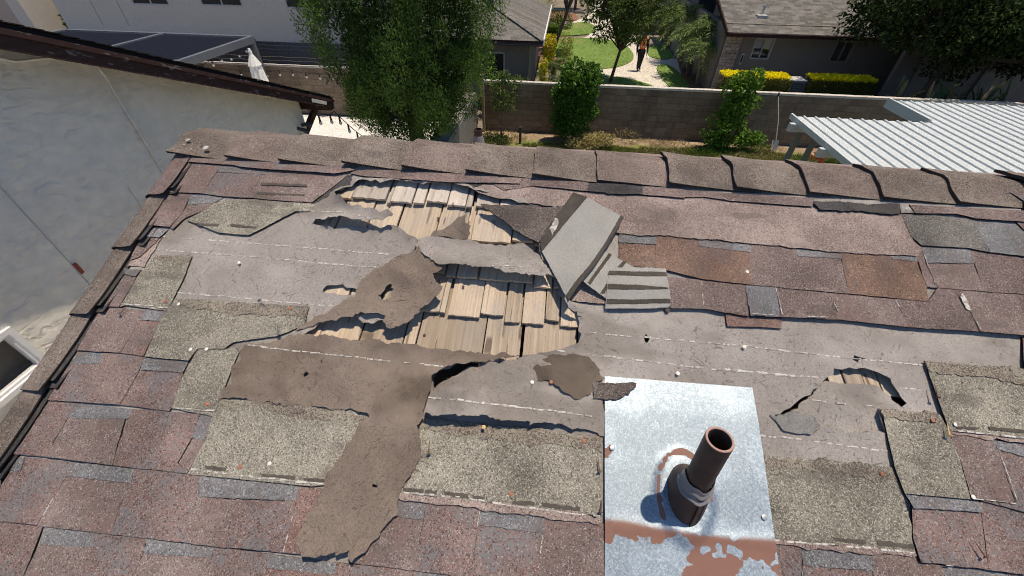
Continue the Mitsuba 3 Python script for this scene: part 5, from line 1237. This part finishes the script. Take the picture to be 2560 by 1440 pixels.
# clipped hedges with yellow tops
def hedge(label, x0, x1, y, z1, seed, c_top, c_side, base='hedge', dy=.75, group=None, nt=5200):
    k = thing(base, label, 'hedge', group); r = np.random.default_rng(seed); L = x1 - x0
    n = int(nt * L / 2.6); p = np.stack([r.uniform(x0, x1, n), y + r.uniform(-dy / 2, dy / 2, n), z1 + r.normal(0, .025, n)], 1)
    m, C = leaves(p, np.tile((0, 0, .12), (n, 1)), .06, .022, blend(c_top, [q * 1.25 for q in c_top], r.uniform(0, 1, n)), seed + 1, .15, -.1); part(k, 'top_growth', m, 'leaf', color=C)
    n = int(nt * 1.3 * L / 2.6); side = r.uniform(0, 1, n); p = np.stack([r.uniform(x0, x1, n), np.where(side < .7, y - dy / 2 + r.normal(0, .03, n), y + r.uniform(-dy / 2, dy / 2, n)), r.uniform(.05, z1 - .05, n)], 1)
    ends = r.uniform(0, 1, n) < .2; p[ends, 0] = np.where(r.uniform(0, 1, ends.sum()) < .5, x0, x1) + r.normal(0, .02, ends.sum())
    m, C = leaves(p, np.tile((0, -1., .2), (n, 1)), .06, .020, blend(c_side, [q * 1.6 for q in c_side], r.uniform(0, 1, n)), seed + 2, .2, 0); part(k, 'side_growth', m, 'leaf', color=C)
    n = int(2600 * L / 2.6); p = np.stack([r.uniform(x0 + .1, x1 - .1, n), y + r.uniform(-dy / 2 + .08, dy / 2 - .08, n), r.uniform(.1, z1 - .1, n)], 1)
    m, C = leaves(p, r.normal(0, 1, (n, 3)), .09, .03, np.tile(np.array(c_side) * 1.25, (n, 1)), seed + 3, .2, 0); part(k, 'inner_growth', m, 'leaf', color=C)
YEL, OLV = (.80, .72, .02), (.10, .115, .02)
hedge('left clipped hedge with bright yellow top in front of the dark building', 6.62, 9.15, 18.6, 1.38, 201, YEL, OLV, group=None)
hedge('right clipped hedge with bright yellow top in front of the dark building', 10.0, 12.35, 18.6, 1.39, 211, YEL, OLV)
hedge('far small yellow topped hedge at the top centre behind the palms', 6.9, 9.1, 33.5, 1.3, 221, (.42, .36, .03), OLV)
hedge('green hedge low in the left garden bed', -1.6, -.2, 31.2, .9, 231, (.13, .2, .04), (.06, .1, .02))
acu = thing('air_conditioner', 'grey outdoor air conditioner box between the two yellow hedges', 'air conditioner')
part(acu, 'case', box(9.25, 9.9, 18.5, 19.1, .1, 1.22), 'cover_post'); part(acu, 'lid', box(9.23, 9.92, 18.48, 19.12, 1.222, 1.26), 'trim_grey')
for z in np.linspace(.2, 1.1, 12): part(acu, 'grille_slat', box(9.28, 9.87, 18.485, 18.498, z, z + .03), 'steel_dark')

# broad-leaved tree on the lawn
def tree(base, label, x, y, z0, fork, cx, cy, cz, rx, ry, rz, n, nc, L, W, c1, c2, tr, seed, lean=(0, 0), mat='leaf'):
    r = np.random.default_rng(seed); cl, br = [], [tube([(x, y, z0), (x + lean[0] * .6, y + lean[1] * .6, fork * .6), (x + lean[0], y + lean[1], fork)], [tr, tr * .8, tr * .7], 10)]
    for i in range(nc):
        d = r.normal(0, 1, 3); d /= np.linalg.norm(d); q_ = r.uniform(.35, 1) ** .6
        c = np.array([cx + d[0] * rx * q_, cy + d[1] * ry * q_, cz + d[2] * rz * q_]); s = r.uniform(.16, .30) * (rx + rz) / 2; cl.append((*c, s, s, s * .75))
        if i % 2 == 0: br.append(tube([(x + lean[0], y + lean[1], fork - .1), (np.array([x + lean[0], y + lean[1], fork]) * .5 + c * .5 + r.normal(0, .1, 3)).tolist(), c.tolist()], [tr * .45, tr * .25, tr * .08], 5))
    return shrub(base, label, 'tree', cl, n, L, W, c1, c2, br, mat, seed + 3, names=('crown', 'trunk'), shell=.3)
tree('lawn_tree', 'slender broad-leaved tree standing on the lawn behind the block wall', 2.62, 21.9, 0, 1.5, 2.75, 22.0, 3.35, 2.0, 1.6, 1.55, 16000, 72, .13, .034, (.07, .11, .025), (.18, .22, .07), .085, 301, (.25, 0))
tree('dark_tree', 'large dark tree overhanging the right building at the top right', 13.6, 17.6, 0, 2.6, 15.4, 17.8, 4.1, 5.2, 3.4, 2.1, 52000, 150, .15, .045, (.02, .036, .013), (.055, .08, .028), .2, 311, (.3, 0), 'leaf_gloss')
tree('garden_tree', 'leaning thin tree beside the small hip roofed building', -.4, 27.5, 0, 2.2, .4, 28, 4.2, 1.3, 1.2, 1.2, 5000, 26, .14, .035, (.08, .13, .03), (.2, .26, .06), .11, 321, (.7, 0))
tree('far_tree', 'far green tree at the very top behind the path', 1.2, 46, 0, 2.0, 1.2, 46, 4.0, 2.4, 2.0, 2.0, 5000, 30, .22, .06, (.05, .09, .02), (.13, .19, .05), .14, 331)

def palm(label, x, y, h, rf, n, seed, tr=.09, lean=(0, 0), c1=(.12, .19, .06), c2=(.28, .36, .15)):
    k = thing('palm', label, 'palm', None); r = np.random.default_rng(seed)
    top = np.array([x + lean[0], y + lean[1], h]); tk = [(x, y, 0), (x + lean[0] * .4, y + lean[1] * .4, h * .5), tuple(top)]; zz = np.linspace(0, 1, 15)
    tp = np.array([np.interp(zz, [0, .5, 1], [q_[c] for q_ in tk]) for c in range(3)]).T; part(k, 'trunk', tube(tp, tr * (1 + .12 * (np.arange(15) % 2)), 9), 'bark_pale', smooth=30)
    for i in range(n):
        a = i * 2.399 + r.uniform(-.2, .2); el = np.interp(i / n, [0, 1], [1.15, -.15]) + r.uniform(-.1, .1); L = rf * r.uniform(.85, 1.1); t = np.linspace(0, 1, 9)
        d = np.array([math.cos(a), math.sin(a), 0]); hor = math.cos(el) * L; rise = math.sin(el) * L
        sp = top + d * (hor * t)[:, None] + np.array([0, 0, 1]) * (rise * t - .55 * L * t ** 2.2)[:, None]
        pts, dirs = [], []
        for s in np.linspace(.12, 1, 30):
            c = np.array([np.interp(s, t, sp[:, q_]) for q_ in range(3)]); tg = np.array([np.interp(min(s + .05, 1), t, sp[:, q_]) - np.interp(max(s - .05, 0), t, sp[:, q_]) for q_ in range(3)]); tg /= np.linalg.norm(tg)
            sd = np.cross(tg, (0, 0, 1)); sd /= np.linalg.norm(sd) + 1e-9
            for q_ in (-1, 1): pts.append(c); dirs.append(sd * q_ * 1.0 + tg * .7 + np.array([0, 0, -.1]))
        m, C = leaves(np.array(pts), np.array(dirs) * 2.2, rf * .26, .019, blend(c1, c2, r.uniform(0, 1, len(pts))), seed * 50 + i, .2, .25)
        rachis = tube(sp, .008, 4); V = np.vstack([m.vertices, rachis.vertices]); Fq = np.vstack([m.faces, rachis.faces + len(m.vertices)])
        part(k, 'frond', trimesh.Trimesh(V, Fq, process=False), 'leaf', color=np.vstack([C, np.tile((.16, .17, .07), (len(rachis.vertices), 1))]))
palm('nearest short palm in the bed right of the path', 6.8, 21.9, 1.62, 1.0, 24, 41, .10, (-.25, 0))
palm('palm with the widest crown just left of the building corner', 6.95, 22.9, 2.25, 1.25, 26, 42, .11, (.05, 0))
palm('leaning palm between the nearest and the widest crowned palm', 6.7, 23.6, 1.85, 1.1, 22, 43, .08, (-.4, 0))
palm('slim tall palm in the bed beyond the leaning palm', 6.9, 26.6, 2.2, 1.4, 26, 44, .10, (-.15, 0))
palm('farthest palm beside the path behind the lawn tree crown', 6.9, 31.0, 1.7, 1.2, 20, 47, .09, (-.4, 0))
palm('small feathery palm in front of the small hip roofed building', -1.75, 16.9, .85, 1.0, 18, 45, .07, (0, 0), (.06, .10, .03), (.14, .18, .06))
palm('second feathery palm right of the small hip roofed building', -.2, 20.0, 1.0, 1.0, 18, 46, .07, (0, 0), (.09, .13, .05), (.20, .25, .10))
def column_shrub(label, x, y, z0, z1, rx, n, seed, c1, c2): shrub('yellow_shrub', label, 'shrub', [(x, y, z0 + (z1 - z0) * t, rx, rx, (z1 - z0) / 5) for t in np.linspace(.1, .9, 6)], n, .07, .022, c1, c2, None, 'leaf', seed)
column_shrub('bright yellow leafy shrub at the right corner of the small hip roofed building', -.42, 19.2, 1.55, 2.35, .26, 1500, 91, (.48, .42, .02), (.66, .58, .04))
column_shrub('narrow yellow green shrub standing just behind the wall left of the round shrub', -.52, 16.6, .9, 2.0, .14, 900, 93, (.42, .40, .03), (.6, .56, .05))
column_shrub('yellow green bush beside the lawn left of the path', .35, 24.5, .1, 1.5, .4, 1500, 95, (.14, .18, .03), (.34, .34, .05))
for i, (x, y, z, s, n, lab, c1, c2) in enumerate([(-1.2, 16.2, .9, .6, 2200, 'green bush behind the left end of the long block wall', (.05, .09, .02), (.14, .2, .05)), (-.1, 17.6, .8, .55, 1800, 'grey green bush behind the wall between the yellow shrub and the round shrub', (.08, .11, .06), (.2, .24, .13)), (-2.4, 16.4, .7, .5, 1500, 'dark bush against the window of the small hip roofed building', (.03, .055, .015), (.08, .12, .03)),
        (7.2, 22.6, .4, .4, 900, 'grey green low plant in the bed beside the nearest palm', (.10, .12, .08), (.24, .27, .19)), (7.0, 24.4, .4, .4, 700, 'low silvery plant in the bed beside the path', (.12, .14, .1), (.28, .3, .22)), (-.8, 34.5, .9, .9, 1800, 'round dark bush beside the far lawn', (.03, .06, .015), (.09, .14, .03)), (.1, 36, .7, .7, 1300, 'small round bush right of the far dark bush', (.06, .11, .02), (.15, .22, .05)), (4.6, 41, 1.2, 1.3, 1500, 'far green bush in the middle of the top edge', (.05, .09, .02), (.15, .2, .06)), (7.2, 40, 1.2, 1.2, 1300, 'far green bush right of the path at the top edge', (.05, .09, .02), (.14, .2, .05)), (-2.2, 40, 1.5, 1.6, 2000, 'far dark bush left of the path at the top edge', (.04, .07, .02), (.12, .17, .04)), (8.4, 31.5, 1.0, 1.0, 1500, 'bush in the bed under the far building beside the palms', (.05, .08, .02), (.13, .17, .05))]):
    shrub('garden_bush', lab, 'bush', [(x, y, z * .8, s, s, z * .8), (x + s * .5, y, z * .6, s * .6, s * .6, z * .6), (x - s * .5, y + .1, z * .6, s * .6, s * .6, z * .6)], n, .10, .026, c1, c2, None, 'leaf', 400 + i)
shrub('courtyard_plant', 'green plant with orange flowers in the courtyard at the upper left', 'plant', [(-30.9, 27.5, .9, .8, .5, .7), (-30.2, 26.9, .6, .5, .4, .5)], 900, .2, .05, (.07, .12, .03), (.2, .26, .08), None, 'leaf', 501)
shrub('courtyard_flower', 'orange flowering plant at the upper left courtyard wall', 'plant', [(-31.5, 28, 1.25, .3, .3, .25)], 260, .16, .05, (.6, .22, .03), (.75, .4, .05), None, 'leaf', 503)
# strap-leaved plants behind the wall at the right
r = np.random.default_rng(21)
for i, (x, y) in enumerate([(11.6, 15.8), (12.4, 15.6), (13.3, 15.9), (14.2, 15.7), (15.2, 16.0)]):
    kk = thing('strap_leaf_plant', ['first', 'second', 'third', 'fourth', 'rightmost'][i] + ' strap-leaved plant from the left behind the wall at the patio cover', 'plant')
    for j in range(16):
        a = r.uniform(0, 6.28); el = r.uniform(.5, 1.35); L = r.uniform(1.0, 1.7); d = np.array([math.cos(a) * math.cos(el), math.sin(a) * math.cos(el), math.sin(el)]); s = np.cross(d, (0, 0, 1)); s /= np.linalg.norm(s)
        t = np.linspace(0, 1, 6); sp = np.array([x, y, 1.05]) + d * (L * t)[:, None] + np.array([0, 0, -.25]) * (t ** 2.5)[:, None] * L; w = .055 * np.sin(np.pi * np.clip(t * .9 + .08, 0, 1))
        V = np.vstack([sp + s * w[:, None], sp - s * w[:, None] ]); F = [q_ for b in range(5) for q_ in ((b, b + 1, b + 7), (b, b + 7, b + 6))]
        dry = r.uniform() < .25; part(kk, 'leaf', trimesh.Trimesh(V, F, process=False), 'leaf_gloss', color=np.tile((.26, .22, .13) if dry else (.06 + .05 * r.uniform(), .12, .045), (12, 1)))

# ================================================================ SMALL THINGS IN THE YARD, THE PERSON
whole('stake', cat(tube([(-1.09, 13.75, 0), (-1.09, 13.75, .56)], .045, 12), tube([(-1.09, 13.75, .56), (-1.09, 13.75, .60)], .055, 12)), 'steel_dark', 'short dark metal post standing in the yard right of the thin young tree', 'post', smooth=40)
so = thing('shovel', 'shovel with a wooden handle leaning on the block wall', 'shovel')
part(so, 'handle', tube([(7.50, 14.25, .42), (7.42, 14.5, 1.0), (7.28, 14.86, 1.62)], .019, 8), 'shovel_wood', smooth=40); part(so, 'grip', tube([(7.28, 14.86, 1.60), (7.27, 14.875, 1.73)], .026, 8), 'steel_dark', smooth=40)
bl_ = []; V = []
for t in np.linspace(0, 1, 7):
    w = .11 * math.sqrt(max(0, 1 - (t * 1.02) ** 3)) + .004; zc = .42 - .34 * t; yc = 14.25 - .12 * t
    for q_ in (-1, -.5, 0, .5, 1): V.append((7.50 + .03 * t + w * q_, yc + .03 * (1 - q_ * q_), zc))
F = [f_ for i in range(6) for j in range(4) for f_ in ((i * 5 + j, (i + 1) * 5 + j, (i + 1) * 5 + j + 1), (i * 5 + j, (i + 1) * 5 + j + 1, i * 5 + j + 1))]
part(so, 'blade', trimesh.Trimesh(V, F, process=False), 'shovel_steel', smooth=50)

def bones(joints, links, edge=.03, it=6):
    M = m3.Manifold()
    for a, b in links:
        (pa, ra), (pb, rb_) = joints[a], joints[b]
        M += m3.Manifold.batch_hull([m3.Manifold.sphere(ra, 14).translate(pa), m3.Manifold.sphere(rb_, 14).translate(pb)])
    M = M.refine_to_length(edge); q_ = M.to_mesh(); t = trimesh.Trimesh(q_.vert_properties[:, :3], q_.tri_verts, process=True); trimesh.smoothing.filter_taubin(t, .5, .53, it); return t
pe = thing('person', 'person in an orange vest and dark clothes walking on the pale path', 'person')
px_, py_ = 4.3, 24.4
def J(x, y, z, r): return ((px_ + x, py_ + y, z + .07), r)
jt = dict(hip=J(0, 0, .93, .125), belly=J(0, -.01, 1.08, .14), chest=J(0, 0, 1.30, .15), neck=J(0, -.01, 1.47, .06), head0=J(0, -.03, 1.58, .085), head1=J(0, -.04, 1.65, .09),
          shl=J(-.19, 0, 1.38, .07), shr=J(.19, 0, 1.38, .07), ell=J(-.26, .03, 1.10, .048), elr=J(.26, .05, 1.10, .048), wrl=J(-.25, -.10, .86, .034), wrr=J(.27, -.04, .85, .034),
          hl=J(-.09, 0, .88, .095), hr=J(.09, 0, .88, .095), kl=J(-.08, -.10, .49, .062), kr=J(.08, .02, .48, .062), al=J(-.07, -.07, .09, .042), ar=J(.07, .19, .10, .042), tl=J(-.07, -.25, .035, .035), tr=J(.08, .04, .03, .035))
# bare body: head, neck, hands as one continuous figure with the limbs
lk = [('hip', 'belly'), ('belly', 'chest'), ('chest', 'neck'), ('neck', 'head0'), ('head0', 'head1'), ('chest', 'shl'), ('chest', 'shr'), ('shl', 'ell'), ('shr', 'elr'), ('ell', 'wrl'), ('elr', 'wrr'), ('hip', 'hl'), ('hip', 'hr'), ('hl', 'kl'), ('hr', 'kr'), ('kl', 'al'), ('kr', 'ar')]
body = dict(jt)
for s, w in (('l', 'wrl'), ('r', 'wrr')):
    p = np.array(jt[w][0]); sg_ = -1 if s == 'l' else 1
    body['pm' + s] = (tuple(p + (0, -.01, -.085)), .026); lk.append((w, 'pm' + s))
    for f_ in range(4):
        a = 'f%s%d' % (s, f_); b = a + 'b'; ln = (.045, .052, .048, .038)[f_]; o = p + (0, -.035 + .022 * f_, -.09)
        body[a] = (tuple(o), .0095); body[a + 'm'] = (tuple(o + (0, -.004, -ln)), .009); body[b] = (tuple(o + (-sg_ * .012, -.014, -ln * 1.7)), .008); lk += [('pm' + s, a), (a, a + 'm'), (a + 'm', b)]
    a = 'th' + s; body[a] = (tuple(p + (0, -.045, -.05)), .011); body[a + 'b'] = (tuple(p + (0, -.06, -.10)), .009); lk += [(w, a), (a, a + 'b')]
body['nose'] = (tuple(np.array(jt['head0'][0]) + (0, -.095, .02)), .014); lk.append(('head0', 'nose'))
for s in (-1, 1): body['ear%d' % s] = (tuple(np.array(jt['head0'][0]) + (.092 * s, .005, .03)), .018); lk.append(('head0', 'ear%d' % s))
part(pe, 'body', bones(body, lk, .012, 4), 'skin', smooth=60)
fat = lambda names, d: {n: (jt[n][0], jt[n][1] + d) for n in names}
part(pe, 'shirt', bones(fat(['hip', 'belly', 'chest', 'shl', 'shr', 'ell', 'elr', 'wrl', 'wrr'], .014), [('hip', 'belly'), ('belly', 'chest'), ('chest', 'shl'), ('chest', 'shr'), ('shl', 'ell'), ('shr', 'elr'), ('ell', 'wrl'), ('elr', 'wrr')]), 'cloth_dark', smooth=60)
part(pe, 'trousers', bones(fat(['hip', 'hl', 'hr', 'kl', 'kr', 'al', 'ar'], .018), [('hip', 'hl'), ('hip', 'hr'), ('hl', 'kl'), ('hr', 'kr'), ('kl', 'al'), ('kr', 'ar')]), 'cloth_dark', smooth=60)
vj = {'a': (jt['belly'][0], .168), 'b': (jt['chest'][0], .178), 'c': (tuple(np.array(jt['shl'][0]) + (.05, 0, .02)), .088), 'd': (tuple(np.array(jt['shr'][0]) + (-.05, 0, .02)), .088)}
vk = part(pe, 'vest', bones(vj, [('a', 'b'), ('b', 'c'), ('b', 'd')]), 'vest', smooth=60)
part(vk, 'reflective_tape', cat(*[tube([np.array(jt['belly'][0]) + (.178 * math.cos(a), .178 * math.sin(a), .02) for a in np.linspace(0, 6.28, 25)], .012, 6)], *[tube([np.array(jt['belly'][0]) + (s * .09, -.155, .03), np.array(jt['chest'][0]) + (s * .085, -.165, 0), np.array(jt['shl' if s < 0 else 'shr'][0]) + (-s * .06, -.05, .09)], .011, 6) for s in (-1, 1)]), 'vest_tape')
part(pe, 'shoe', bones({'a': (jt['al'][0], .05), 'b': (jt['tl'][0], .045)}, [('a', 'b')]), 'boot', smooth=60); part(pe, 'shoe', bones({'a': (jt['ar'][0], .05), 'b': (jt['tr'][0], .045)}, [('a', 'b')]), 'boot', smooth=60)
part(pe, 'hair', bones({'a': (tuple(np.array(jt['head1'][0]) + (0, .012, .012)), .094), 'b': (tuple(np.array(jt['head0'][0]) + (0, .03, .01)), .082)}, [('a', 'b')]), 'hair', smooth=60)
